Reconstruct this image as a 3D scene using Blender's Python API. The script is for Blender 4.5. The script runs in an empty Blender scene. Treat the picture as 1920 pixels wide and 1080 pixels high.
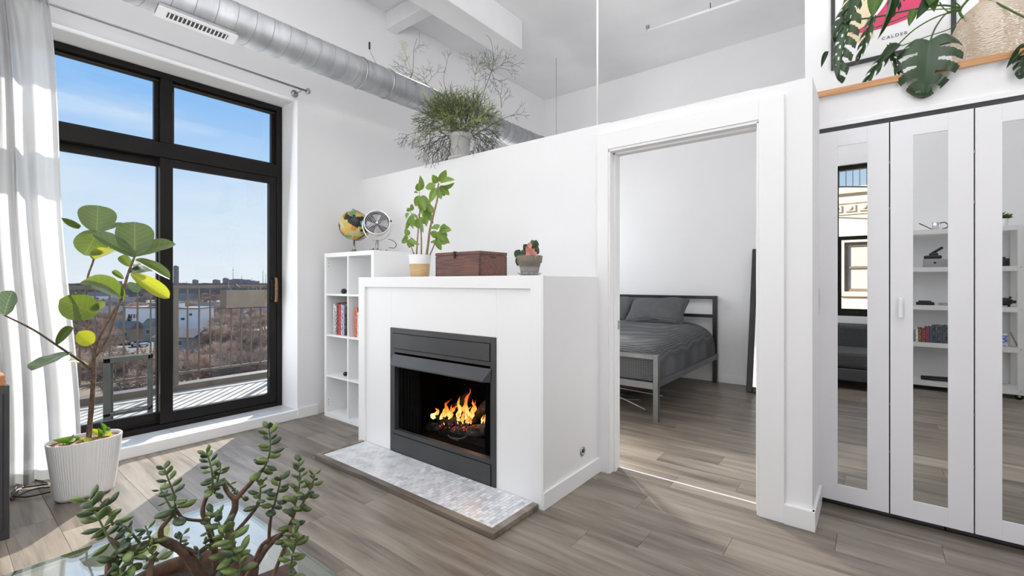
import bpy, bmesh, math, random
from mathutils import Vector, Matrix, noise as mnoise
R_ = random.Random(7)
SC = bpy.context.scene
COL = SC.collection
PI = math.pi

# ------------------------------------------------------------------ camera
FPX, HZ, EYE = 861.6, 529.0, 1.235
YAW = math.atan(678 / 861.6)
cd = bpy.data.cameras.new('camera')
cd.sensor_width = 36.0
cd.lens = FPX * 36.0 / 1920.0
cd.shift_y = -(540 - HZ) / 1920.0
cd.clip_start = 0.05
cd.clip_end = 6000
cam = bpy.data.objects.new('camera', cd)
COL.objects.link(cam)
cam.location = (0, 0, EYE)
cam.rotation_euler = (PI / 2, 0, YAW)
SC.camera = cam
SC.view_settings.view_transform = 'Standard'
SC.view_settings.look = 'None'
SC.view_settings.gamma = 1.0
SC.view_settings.use_curve_mapping = False
SC.view_settings.exposure = 0.0
SC.cycles.max_bounces = 10
SC.cycles.diffuse_bounces = 6
SC.cycles.transparent_max_bounces = 24
SC.cycles.sample_clamp_indirect = 4.0

# ------------------------------------------------------------------ sky
W = bpy.data.worlds.new('sky')
SC.world = W
W.use_nodes = True
nt = W.node_tree
nt.nodes.clear()
def N(tree, t, **kw):
    n = tree.nodes.new(t)
    for k, v in kw.items():
        setattr(n, k, v)
    return n
out = N(nt, 'ShaderNodeOutputWorld')
bg = N(nt, 'ShaderNodeBackground')
tc = N(nt, 'ShaderNodeTexCoord')
sp = N(nt, 'ShaderNodeSeparateXYZ')
ramp = N(nt, 'ShaderNodeValToRGB')
nt.links.new(tc.outputs['Generated'], sp.inputs[0])
nt.links.new(sp.outputs['Z'], ramp.inputs[0])
cr = ramp.color_ramp
cr.elements[0].position = 0.0
cr.elements[0].color = (0.84, 0.89, 0.97, 1)
cr.elements[1].position = 0.55
cr.elements[1].color = (0.19, 0.41, 0.88, 1)
e = cr.elements.new(0.12); e.color = (0.68, 0.82, 0.98, 1)
e = cr.elements.new(0.32); e.color = (0.28, 0.55, 0.97, 1)
mp = N(nt, 'ShaderNodeMapping'); mp.inputs['Scale'].default_value = (2.2, 2.2, 11.0)
nz = N(nt, 'ShaderNodeTexNoise'); nz.inputs['Scale'].default_value = 1.6; nz.inputs['Detail'].default_value = 5
cr2 = N(nt, 'ShaderNodeValToRGB')
cr2.color_ramp.elements[0].position = 0.48; cr2.color_ramp.elements[0].color = (0, 0, 0, 1)
cr2.color_ramp.elements[1].position = 0.75; cr2.color_ramp.elements[1].color = (.5, .5, .5, 1)
mx = N(nt, 'ShaderNodeMixRGB'); mx.inputs[2].default_value = (0.9, 0.94, 1.0, 1)
nt.links.new(tc.outputs['Generated'], mp.inputs[0]); nt.links.new(mp.outputs[0], nz.inputs['Vector'])
nt.links.new(nz.outputs['Fac'], cr2.inputs[0]); nt.links.new(cr2.outputs[0], mx.inputs[0])
nt.links.new(ramp.outputs[0], mx.inputs[1]); nt.links.new(mx.outputs[0], bg.inputs[0])
bg.inputs[1].default_value = 1.0
nt.links.new(bg.outputs[0], out.inputs[0])

# ------------------------------------------------------------------ sun and lamps
def light(kind, name, loc, energy, rot=None, size=None, color=(1, 1, 1), target=None):
    l = bpy.data.lights.new(name, kind)
    l.energy = energy
    l.color = color
    if kind == 'AREA':
        l.shape = 'RECTANGLE'; l.size, l.size_y = size
    o = bpy.data.objects.new(name, l)
    COL.objects.link(o)
    o.location = loc
    if target is not None:
        o.rotation_euler = (Vector(target) - Vector(loc)).to_track_quat('-Z', 'Y').to_euler()
    return o
ELEV = math.radians(29.5)
sd = Vector((0.715 * math.cos(ELEV), -0.699 * math.cos(ELEV), -math.sin(ELEV)))
sun = light('SUN', 'sun', (-30, 30, 30), 12.0, color=(1.0, 0.95, 0.88))
sun.rotation_euler = sd.to_track_quat('-Z', 'Y').to_euler()
sun.data.angle = math.radians(0.6)
# added fill lamps for the living room, then lamps for the window daylight
light('AREA', 'overhead_fill_living', (-1.5, 1.1, 3.98), 8, size=(4.0, 2.4), target=(-1.5, 1.1, 0), color=(1, 1, 1.0))  # added overhead fill, the ceiling has no fixture here
light('AREA', 'ceiling_bounce_fill', (-0.5, 0.55, 2.78), 114, size=(3.3, 1.4), target=(-0.7, 0.9, 5), color=(1, 1, 1))  # added uplight that brightens the ceiling and spills onto the walls
light('AREA', 'rear_fill_light', (-2.3, -0.2, 1.45), 25, size=(2.6, 2.0), target=(-2.2, 3.0, 1.1), color=(1, 1, 1))  # added fill beside the camera, not at any window
rl_ = light('AREA', 'right_fill_light', (2.35, -0.3, 2.3), 16, size=(1.1, 1.6), target=(0.4, 3.4, 3.3), color=(1, 1, 1))  # added fill for the closet doors and upper right wall
rl_.data.spread = math.radians(110)
light('AREA', 'bedroom_window_light', (-4.0, 4.75, 2.0), 33, size=(1.4, 1.3), target=(-1.0, 4.6, 1.0), color=(0.96, 0.98, 1))
beam = light('AREA', 'bedroom_window_beam', (-4.02, 4.85, 1.95), 21, size=(0.45, 0.8), target=(-0.9, 2.6, 0.0), color=(1, 0.98, 0.94))
beam.data.spread = math.radians(50)
light('AREA', 'balcony_door_light', (-4.30, 1.16, 1.6), 18, size=(1.7, 2.5), target=(0, 1.16, 1.2), color=(0.93, 0.97, 1))

# ------------------------------------------------------------------ picture -> place helpers
S_, C_ = math.sin(YAW), math.cos(YAW)
def ray(px, py):
    t = (px - 960) / FPX; u = (HZ - py) / FPX
    return Vector((-S_ + t * C_, C_ + t * S_, u))
CAM = Vector((0, 0, EYE))
def fd(px, py, d): return CAM + ray(px, py) * d          # point at forward distance d
def onx(px, py, x): r = ray(px, py); return CAM + r * (x / r.x)
def ony(px, py, y): r = ray(px, py); return CAM + r * (y / r.y)
def onz(px, py, z): r = ray(px, py); return CAM + r * ((z - EYE) / r.z)

# ------------------------------------------------------------------ materials
MATS = {}
def mat(name, c1, c2=None, rough=0.5, metal=0.0, scale=8.0, stretch=(1, 1, 1), bump=0.0, bscale=None,
        detail=4.0, coat=0.0, emit=None, spec=0.5, rnd=0.0, lo=0.35, hi=0.65):
    m = bpy.data.materials.new(name); m.use_nodes = True
    t = m.node_tree; b = t.nodes['Principled BSDF']
    b.inputs['Roughness'].default_value = rough
    b.inputs['Metallic'].default_value = metal
    b.inputs['Specular IOR Level'].default_value = spec
    b.inputs['Coat Weight'].default_value = coat
    if c2 is None: c2 = tuple(x * 0.94 for x in c1)
    co = N(t, 'ShaderNodeTexCoord'); ma = N(t, 'ShaderNodeMapping'); ma.inputs['Scale'].default_value = stretch
    t.links.new(co.outputs['Object'], ma.inputs[0])
    oi = N(t, 'ShaderNodeObjectInfo')
    mu = N(t, 'ShaderNodeMath', operation='MULTIPLY'); mu.inputs[1].default_value = 37.0
    t.links.new(oi.outputs['Random'], mu.inputs[0])
    cb = N(t, 'ShaderNodeCombineXYZ')
    for i in range(3): t.links.new(mu.outputs[0], cb.inputs[i])
    t.links.new(cb.outputs[0], ma.inputs['Location'])
    n = N(t, 'ShaderNodeTexNoise'); n.inputs['Scale'].default_value = scale; n.inputs['Detail'].default_value = detail
    t.links.new(ma.outputs[0], n.inputs['Vector'])
    r = N(t, 'ShaderNodeValToRGB')
    r.color_ramp.elements[0].position = lo; r.color_ramp.elements[0].color = (*c1, 1)
    r.color_ramp.elements[1].position = hi; r.color_ramp.elements[1].color = (*c2, 1)
    t.links.new(n.outputs['Fac'], r.inputs[0])
    last = r.outputs[0]
    if rnd:
        hs = N(t, 'ShaderNodeHueSaturation')
        mr = N(t, 'ShaderNodeMapRange'); mr.inputs['To Min'].default_value = 1 - rnd; mr.inputs['To Max'].default_value = 1 + rnd
        t.links.new(oi.outputs['Random'], mr.inputs['Value']); t.links.new(mr.outputs[0], hs.inputs['Value'])
        t.links.new(last, hs.inputs['Color']); last = hs.outputs[0]
    t.links.new(last, b.inputs['Base Color'])
    if bump:
        n2 = n
        if bscale:
            n2 = N(t, 'ShaderNodeTexNoise'); n2.inputs['Scale'].default_value = bscale; n2.inputs['Detail'].default_value = 3
            t.links.new(ma.outputs[0], n2.inputs['Vector'])
        bp = N(t, 'ShaderNodeBump'); bp.inputs['Strength'].default_value = bump; bp.inputs['Distance'].default_value = 0.01
        t.links.new(n2.outputs['Fac'], bp.inputs['Height']); t.links.new(bp.outputs[0], b.inputs['Normal'])
    if emit:
        b.inputs['Emission Color'].default_value = (*emit[0], 1); b.inputs['Emission Strength'].default_value = emit[1]
    MATS[name] = m
    return m

wall_m = mat('white_wall_paint', (0.84, 0.84, 0.85), (0.82, 0.82, 0.83), rough=0.75, scale=2, bump=0.05, bscale=60)
conc_m = mat('white_painted_concrete', (0.83, 0.83, 0.84), (0.76, 0.76, 0.775), rough=0.8, scale=1.3, bump=0.35, bscale=7, detail=8)
trim_m = mat('white_gloss_trim', (0.87, 0.87, 0.875), (0.86, 0.86, 0.865), rough=0.35, scale=3)
lam_m = mat('white_laminate', (0.86, 0.86, 0.86), (0.85, 0.85, 0.85), rough=0.4, scale=3)
door_m = mat('closet_door_paint', (0.80, 0.80, 0.83), (0.79, 0.79, 0.82), rough=0.4, scale=3)
frame_m = mat('black_window_metal', (0.009, 0.008, 0.0075), (0.013, 0.011, 0.010), spec=0.22, rough=0.38, scale=5)
bronze_m = mat('bronze_edge', (0.12, 0.06, 0.035), (0.05, 0.03, 0.02), rough=0.4, scale=3)
steel_m = mat('charcoal_steel', (0.065, 0.065, 0.068), (0.055, 0.055, 0.058), rough=0.42, scale=4, metal=0.2)
soot_m = mat('sooty_firebox', (0.004, 0.004, 0.004), (0.007, 0.0065, 0.006), spec=0.05, rough=0.95, scale=12, bump=0.3)
char_m = mat('charred_log', (0.05, 0.045, 0.04), (0.008, 0.007, 0.006), rough=0.9, scale=22, bump=0.8, lo=0.4, hi=0.6)
ember_m = mat('ash_and_coal', (0.010, 0.008, 0.008), (0.02, 0.016, 0.014), spec=0.05, rough=0.95, scale=40)
galv_m = mat('galvanised_steel', (0.50, 0.51, 0.53), (0.38, 0.39, 0.41), rough=0.52, metal=0.8, scale=5, stretch=(1, 2.5, 1), bump=0.05)
galvd_m = mat('galvanised_seam', (0.36, 0.37, 0.38), (0.3, 0.3, 0.31), rough=0.4, metal=0.8, scale=5)
chrome_m = mat('chrome', (0.75, 0.75, 0.76), (0.7, 0.7, 0.71), rough=0.12, metal=1.0, scale=3)
nickel_m = mat('brushed_nickel', (0.42, 0.42, 0.43), (0.36, 0.36, 0.37), rough=0.35, metal=0.9, scale=30)
black_m = mat('black_plastic', (0.012, 0.012, 0.013), (0.018, 0.018, 0.019), rough=0.4, scale=6)
marble_m = mat('marble_tile', (0.72, 0.73, 0.75), (0.42, 0.43, 0.455), rough=0.3, scale=14, stretch=(1, 1, 1), detail=6, rnd=0.16, lo=0.42, hi=0.8)
grout_m = mat('pale_grout', (0.55, 0.56, 0.57), (0.5, 0.51, 0.52), rough=0.9, scale=50)
silltile_m = mat('pale_sill_tile', (0.55, 0.56, 0.58), (0.47, 0.48, 0.50), rough=0.4, scale=4)
soil_m = mat('bark_and_soil', (0.10, 0.045, 0.022), (0.40, 0.22, 0.13), rough=0.95, scale=55, bump=1.0, lo=0.45, hi=0.62)
bark_m = mat('brown_bark', (0.085, 0.05, 0.032), (0.17, 0.11, 0.075), rough=0.85, scale=40, bump=0.5)
jbark_m = mat('jade_stem', (0.20, 0.11, 0.075), (0.10, 0.065, 0.05), rough=0.7, scale=60, bump=0.4)
tanbark_m = mat('tan_stem', (0.38, 0.26, 0.16), (0.22, 0.16, 0.10), rough=0.7, scale=50, bump=0.3)
pot_m = mat('white_ceramic', (0.80, 0.80, 0.80), (0.78, 0.78, 0.78), rough=0.35, scale=3)
tanpot_m = mat('tan_glaze_band', (0.58, 0.40, 0.20), (0.50, 0.33, 0.16), rough=0.6, scale=20, stretch=(1, 1, 6))
greypot_m = mat('clay_pot_taupe', (0.15, 0.125, 0.10), (0.21, 0.175, 0.14), rough=0.8, scale=14)
greypot2_m = mat('clay_pot_grey', (0.25, 0.245, 0.235), (0.20, 0.195, 0.185), rough=0.8, scale=14)
plpot_m = mat('plastic_pot_grey', (0.50, 0.49, 0.48), (0.44, 0.43, 0.42), rough=0.5, scale=8)
walnut_m = mat('dark_walnut', (0.035, 0.015, 0.009), (0.085, 0.036, 0.017), spec=0.3, rough=0.5, scale=6, stretch=(1, 8, 8))
orangewood_m = mat('orange_brown_wood', (0.34, 0.13, 0.045), (0.46, 0.20, 0.08), rough=0.4, scale=6, stretch=(1, 8, 8))
ledge_m = mat('honey_oak_nosing', (0.50, 0.25, 0.10), (0.62, 0.33, 0.15), rough=0.45, scale=5, stretch=(1, 14, 14))
boxwood_m = mat('old_red_brown_wood', (0.20, 0.075, 0.05), (0.075, 0.040, 0.040), rough=0.45, scale=9, stretch=(1, 6, 14), bump=0.2, detail=7)
boxdark_m = mat('dark_box_joint', (0.03, 0.02, 0.02), (0.05, 0.03, 0.03), rough=0.6, scale=9)
cabinet_m = mat('black_cabinet', (0.035, 0.035, 0.037), (0.055, 0.055, 0.058), rough=0.6, scale=2, bump=0.1)
bedmetal_m = mat('grey_bed_metal', (0.10, 0.10, 0.10), (0.13, 0.13, 0.13), rough=0.38, metal=0.5, scale=6)
beddark_m = mat('dark_bed_metal', (0.022, 0.022, 0.024), (0.028, 0.028, 0.030), rough=0.4, metal=0.3, scale=6)
sofa_m = mat('charcoal_sofa_fabric', (0.055, 0.056, 0.060), (0.075, 0.076, 0.08), rough=0.95, scale=60, bump=0.3)
rail_m = mat('brown_rail_paint', (0.075, 0.060, 0.048), (0.095, 0.078, 0.062), rough=0.5, scale=8)
deck_m = mat('pale_balcony_concrete', (0.36, 0.345, 0.325), (0.28, 0.27, 0.255), rough=0.9, scale=3)
planter_m = mat('taupe_planter', (0.13, 0.11, 0.088), (0.16, 0.135, 0.108), rough=0.7, scale=5)
patio_m = mat('green_grey_patio_metal', (0.06, 0.068, 0.062), (0.08, 0.085, 0.078), rough=0.5, scale=8)
ground_m = mat('winter_ground', (0.10, 0.075, 0.055), (0.18, 0.145, 0.11), rough=1, scale=0.03, detail=8)
street_m = mat('street_asphalt', (0.13, 0.13, 0.135), (0.16, 0.16, 0.165), rough=1, scale=0.4)
treebark_m = mat('bare_tree_twigs', (0.29, 0.205, 0.155), (0.50, 0.375, 0.29), rough=0.9, scale=1.2, rnd=0.35)
pine_m = mat('dark_evergreen', (0.03, 0.045, 0.028), (0.06, 0.08, 0.045), rough=0.9, scale=1.5)
treeline_m = mat('distant_tree_line', (0.15, 0.12, 0.115), (0.24, 0.20, 0.19), rough=1, scale=0.02, detail=8)
housew_m = mat('white_stucco', (0.95, 0.92, 0.88), (0.90, 0.87, 0.83), rough=0.8, scale=0.5)
houset_m = mat('tan_siding', (0.42, 0.33, 0.24), (0.38, 0.30, 0.22), rough=0.8, scale=0.5)
houseg_m = mat('grey_siding', (0.36, 0.33, 0.30), (0.31, 0.285, 0.26), rough=0.8, scale=0.5)
roof_m = mat('pale_flat_roof', (0.24, 0.22, 0.20), (0.17, 0.155, 0.14), rough=0.9, scale=0.5)
tower_m = mat('hazy_tower_brick', (0.24, 0.20, 0.20), (0.30, 0.26, 0.26), rough=0.9, scale=0.1)
hglass_m = mat('house_window_glass', (0.06, 0.07, 0.085), (0.09, 0.10, 0.12), rough=0.2, scale=1)
cream_m = mat('cream_painted_brick', (0.74, 0.63, 0.48), (0.70, 0.59, 0.45), rough=0.85, scale=1.5)
creamd_m = mat('cream_ornament', (0.68, 0.57, 0.43), (0.64, 0.53, 0.40), rough=0.85, scale=4)
cart_m = mat('white_cart_enamel', (0.74, 0.74, 0.73), (0.70, 0.70, 0.69), rough=0.4, scale=4)
paper_m = mat('print_paper', (0.80, 0.80, 0.81), (0.79, 0.79, 0.80), rough=0.6, scale=4)
pink_m = mat('magenta_ink', (0.62, 0.045, 0.14), (0.58, 0.04, 0.13), rough=0.6, scale=4)
creamink_m = mat('cream_ink', (0.72, 0.60, 0.40), (0.70, 0.58, 0.38), rough=0.6, scale=4)
ink_m = mat('black_ink', (0.03, 0.03, 0.03), rough=0.6)
closetdark_m = mat('closet_interior', (0.05, 0.05, 0.055), (0.06, 0.06, 0.065), rough=0.8, scale=2)
kick_m = mat('dark_kickboard', (0.07, 0.068, 0.07), (0.09, 0.088, 0.09), rough=0.5, scale=4)
outlet_m = mat('outlet_ring_metal', (0.35, 0.35, 0.36), (0.3, 0.3, 0.31), rough=0.3, metal=0.7)
flower_m = mat('pink_coral_petals', (0.78, 0.28, 0.22), (0.80, 0.45, 0.38), rough=0.6, scale=60)
cork_m = mat('beige_board', (0.5, 0.47, 0.42), (0.46, 0.43, 0.38), rough=0.8, scale=10)

def mat_mirror():
    m = bpy.data.materials.new('mirror_silver'); m.use_nodes = True
    b = m.node_tree.nodes['Principled BSDF']
    b.inputs['Base Color'].default_value = (0.86, 0.87, 0.87, 1); b.inputs['Metallic'].default_value = 1; b.inputs['Roughness'].default_value = 0.0
    return m
mirror_m = mat_mirror()

def mat_glass(name, tint=(0.97, 0.985, 0.98), ior=1.45, rough=0.0, extra=0.0, bump=0.0):
    m = bpy.data.materials.new(name); m.use_nodes = True
    t = m.node_tree; t.nodes.clear()
    o = N(t, 'ShaderNodeOutputMaterial'); mixn = N(t, 'ShaderNodeMixShader')
    tr = N(t, 'ShaderNodeBsdfTransparent'); tr.inputs[0].default_value = (*tint, 1)
    gl = N(t, 'ShaderNodeBsdfGlossy'); gl.inputs['Roughness'].default_value = rough
    fr = N(t, 'ShaderNodeLayerWeight'); fr.inputs[0].default_value = 0.5     # 1 - cos(angle)
    pw = N(t, 'ShaderNodeMath', operation='POWER'); pw.inputs[1].default_value = 4.0
    ad = N(t, 'ShaderNodeMath', operation='MULTIPLY_ADD'); ad.inputs[1].default_value = 0.9; ad.inputs[2].default_value = 0.02 + extra; ad.use_clamp = True
    t.links.new(fr.outputs['Facing'], pw.inputs[0]); t.links.new(pw.outputs[0], ad.inputs[0]); t.links.new(ad.outputs[0], mixn.inputs[0])
    t.links.new(tr.outputs[0], mixn.inputs[1]); t.links.new(gl.outputs[0], mixn.inputs[2])
    if bump:
        co = N(t, 'ShaderNodeTexCoord'); v = N(t, 'ShaderNodeTexVoronoi'); v.inputs['Scale'].default_value = 42
        bp = N(t, 'ShaderNodeBump'); bp.inputs['Strength'].default_value = bump; bp.inputs['Distance'].default_value = 0.02
        t.links.new(co.outputs['Object'], v.inputs['Vector']); t.links.new(v.outputs['Distance'], bp.inputs['Height'])
        t.links.new(bp.outputs[0], gl.inputs['Normal'])
    t.links.new(mixn.outputs[0], o.inputs[0])
    return m
pane_m = mat_glass('window_glass')
tableglass_m = mat_glass('table_glass', tint=(0.90, 0.95, 0.93), ior=1.5, extra=0.10)
glassedge_m = mat_glass('glass_edge', tint=(0.35, 0.5, 0.45), ior=1.5, extra=0.25)
saucerglass_m = mat_glass('clear_saucer_glass', tint=(0.85, 0.87, 0.87), extra=0.12)

def mat_vase():
    m = bpy.data.materials.new('hammered_amber_glass'); m.use_nodes = True
    t = m.node_tree; t.nodes.clear()
    o = N(t, 'ShaderNodeOutputMaterial')
    tl = N(t, 'ShaderNodeBsdfTranslucent'); tl.inputs[0].default_value = (0.80, 0.66, 0.50, 1)
    df = N(t, 'ShaderNodeBsdfDiffuse'); df.inputs[0].default_value = (0.78, 0.66, 0.52, 1)
    tr = N(t, 'ShaderNodeBsdfTransparent'); tr.inputs[0].default_value = (0.95, 0.86, 0.74, 1)
    gl = N(t, 'ShaderNodeBsdfGlossy'); gl.inputs['Roughness'].default_value = 0.12
    m1 = N(t, 'ShaderNodeMixShader'); m1.inputs[0].default_value = 0.5
    m2 = N(t, 'ShaderNodeMixShader'); m2.inputs[0].default_value = 0.40
    m3 = N(t, 'ShaderNodeMixShader'); m3.inputs[0].default_value = 0.25
    co = N(t, 'ShaderNodeTexCoord'); v = N(t, 'ShaderNodeTexVoronoi'); v.inputs['Scale'].default_value = 85
    ma = N(t, 'ShaderNodeMapping'); ma.inputs['Scale'].default_value = (0.7, 0.7, 1.8)
    bp = N(t, 'ShaderNodeBump'); bp.inputs['Strength'].default_value = 0.7; bp.inputs['Distance'].default_value = 0.006
    t.links.new(co.outputs['Object'], ma.inputs[0]); t.links.new(ma.outputs[0], v.inputs['Vector'])
    t.links.new(v.outputs['Distance'], bp.inputs['Height'])
    for s in (gl, df, tl): t.links.new(bp.outputs[0], s.inputs['Normal'])
    t.links.new(tl.outputs[0], m1.inputs[1]); t.links.new(df.outputs[0], m1.inputs[2])
    t.links.new(m1.outputs[0], m2.inputs[1]); t.links.new(tr.outputs[0], m2.inputs[2])
    t.links.new(m2.outputs[0], m3.inputs[1]); t.links.new(gl.outputs[0], m3.inputs[2])
    t.links.new(m3.outputs[0], o.inputs[0])
    return m
vase_m = mat_vase()

def mat_curtain():
    m = bpy.data.materials.new('sheer_white_linen'); m.use_nodes = True
    t = m.node_tree; t.nodes.clear()
    o = N(t, 'ShaderNodeOutputMaterial')
    tl = N(t, 'ShaderNodeBsdfTranslucent'); tl.inputs[0].default_value = (0.50, 0.50, 0.50, 1)
    df = N(t, 'ShaderNodeBsdfDiffuse'); df.inputs[0].default_value = (0.72, 0.72, 0.725, 1)
    tr = N(t, 'ShaderNodeBsdfTransparent'); tr.inputs[0].default_value = (0.97, 0.97, 0.97, 1)
    m1 = N(t, 'ShaderNodeMixShader'); m1.inputs[0].default_value = 0.45
    m2 = N(t, 'ShaderNodeMixShader'); m2.inputs[0].default_value = 0.07
    co = N(t, 'ShaderNodeTexCoord'); n = N(t, 'ShaderNodeTexNoise'); n.inputs['Scale'].default_value = 260
    bp = N(t, 'ShaderNodeBump'); bp.inputs['Strength'].default_value = 0.15
    t.links.new(co.outputs['Object'], n.inputs['Vector']); t.links.new(n.outputs['Fac'], bp.inputs['Height'])
    t.links.new(bp.outputs[0], df.inputs['Normal'])
    t.links.new(tl.outputs[0], m1.inputs[1]); t.links.new(df.outputs[0], m1.inputs[2])
    t.links.new(m1.outputs[0], m2.inputs[1]); t.links.new(tr.outputs[0], m2.inputs[2])
    t.links.new(m2.outputs[0], o.inputs[0])
    return m
curtain_m = mat_curtain()

def mat_leaf(name, c, c2, vein=None, trans=0.35, rough=0.4, tcol=None, rnd=0.2, nveins=7.0, stripe=0.02):
    """leaf: x across (Generated 0..1), y along; pale midrib and side veins"""
    m = bpy.data.materials.new(name); m.use_nodes = True
    t = m.node_tree; b = t.nodes['Principled BSDF']; o = t.nodes['Material Output']
    b.inputs['Roughness'].default_value = rough
    co = N(t, 'ShaderNodeTexCoord'); n = N(t, 'ShaderNodeTexNoise'); n.inputs['Scale'].default_value = 4
    t.links.new(co.outputs['Object'], n.inputs['Vector'])
    r = N(t, 'ShaderNodeMixRGB'); r.inputs[1].default_value = (*c, 1); r.inputs[2].default_value = (*c2, 1)
    t.links.new(n.outputs['Fac'], r.inputs[0])
    oi = N(t, 'ShaderNodeObjectInfo')
    hs = N(t, 'ShaderNodeHueSaturation')
    mr = N(t, 'ShaderNodeMapRange'); mr.inputs['To Min'].default_value = 1 - rnd; mr.inputs['To Max'].default_value = 1 + rnd
    t.links.new(oi.outputs['Random'], mr.inputs['Value']); t.links.new(mr.outputs[0], hs.inputs['Value'])
    t.links.new(r.outputs[0], hs.inputs['Color']); last = hs.outputs[0]
    if vein:
        s = N(t, 'ShaderNodeSeparateXYZ'); t.links.new(co.outputs['Generated'], s.inputs[0])
        def M(op, a=None, bb=None, va=None, vb=None):
            q = N(t, 'ShaderNodeMath', operation=op)
            if a is not None: t.links.new(a, q.inputs[0])
            if bb is not None: t.links.new(bb, q.inputs[1])
            if va is not None: q.inputs[0].default_value = va
            if vb is not None: q.inputs[1].default_value = vb
            return q.outputs[0]
        ax = M('ABSOLUTE', M('SUBTRACT', s.outputs['X'], vb=0.5))
        mid = M('LESS_THAN', ax, vb=stripe)
        k = M('FRACT', M('MULTIPLY', M('SUBTRACT', s.outputs['Y'], M('MULTIPLY', ax, vb=0.55)), vb=nveins))
        side = M('LESS_THAN', k, vb=0.09)
        v = M('MULTIPLY', M('MAXIMUM', mid, side), vb=0.55)
        mx = N(t, 'ShaderNodeMixRGB'); mx.inputs[2].default_value = (*vein, 1)
        t.links.new(v, mx.inputs[0]); t.links.new(last, mx.inputs[1]); last = mx.outputs[0]
    t.links.new(last, b.inputs['Base Color'])
    tl = N(t, 'ShaderNodeBsdfTranslucent')
    if tcol is None: tcol = (min(1, c[0] * 3.2), min(1, c[1] * 2.6), c[2] * 0.6)
    tl.inputs[0].default_value = (*tcol, 1)
    ms = N(t, 'ShaderNodeMixShader'); ms.inputs[0].default_value = trans
    t.links.new(b.outputs[0], ms.inputs[1]); t.links.new(tl.outputs[0], ms.inputs[2]); t.links.new(ms.outputs[0], o.inputs[0])
    return m
fig_m = mat_leaf('fig_leaf', (0.045, 0.085, 0.028), (0.08, 0.125, 0.045), vein=(0.17, 0.24, 0.09), tcol=(0.24, 0.32, 0.03), trans=0.20)
figd_m = mat_leaf('fig_leaf_dark', (0.035, 0.075, 0.03), (0.055, 0.10, 0.045), vein=(0.22, 0.30, 0.18), trans=0.1)
figy_m = mat_leaf('fig_leaf_yellow', (0.17, 0.23, 0.03), (0.26, 0.30, 0.04), vein=(0.40, 0.42, 0.1), tcol=(0.50, 0.50, 0.02), trans=0.30, rnd=0.1)
jade_m = mat_leaf('jade_leaf', (0.10, 0.15, 0.045), (0.19, 0.25, 0.07), trans=0.12, rough=0.4, tcol=(0.4, 0.45, 0.05), rnd=0.35)
jaded_m = mat_leaf('jade_leaf_dark', (0.045, 0.08, 0.04), (0.09, 0.13, 0.06), trans=0.06, rough=0.4, rnd=0.3)
sch_m = mat_leaf('umbrella_leaf', (0.11, 0.21, 0.045), (0.20, 0.31, 0.07), vein=(0.4, 0.48, 0.2), trans=0.25, nveins=5, rnd=0.3, stripe=0.04)
mon_m = mat_leaf('monstera_leaf', (0.018, 0.045, 0.018), (0.035, 0.075, 0.028), trans=0.08, rough=0.32, rnd=0.35)
mong_m = mat_leaf('monstera_leaf_green', (0.05, 0.12, 0.02), (0.08, 0.15, 0.03), trans=0.25, rough=0.35, rnd=0.2)
rhip_m = mat_leaf('pencil_stem_green', (0.065, 0.085, 0.038), (0.10, 0.125, 0.05), trans=0.0, rough=0.5, rnd=0.3)
rhipy_m = mat_leaf('pencil_stem_lime', (0.33, 0.42, 0.10), (0.40, 0.47, 0.14), trans=0.0, rough=0.5, rnd=0.1)
rhipd_m = mat_leaf('pencil_stem_dark', (0.06, 0.065, 0.05), (0.09, 0.095, 0.06), trans=0.0, rough=0.5, rnd=0.3)

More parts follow.
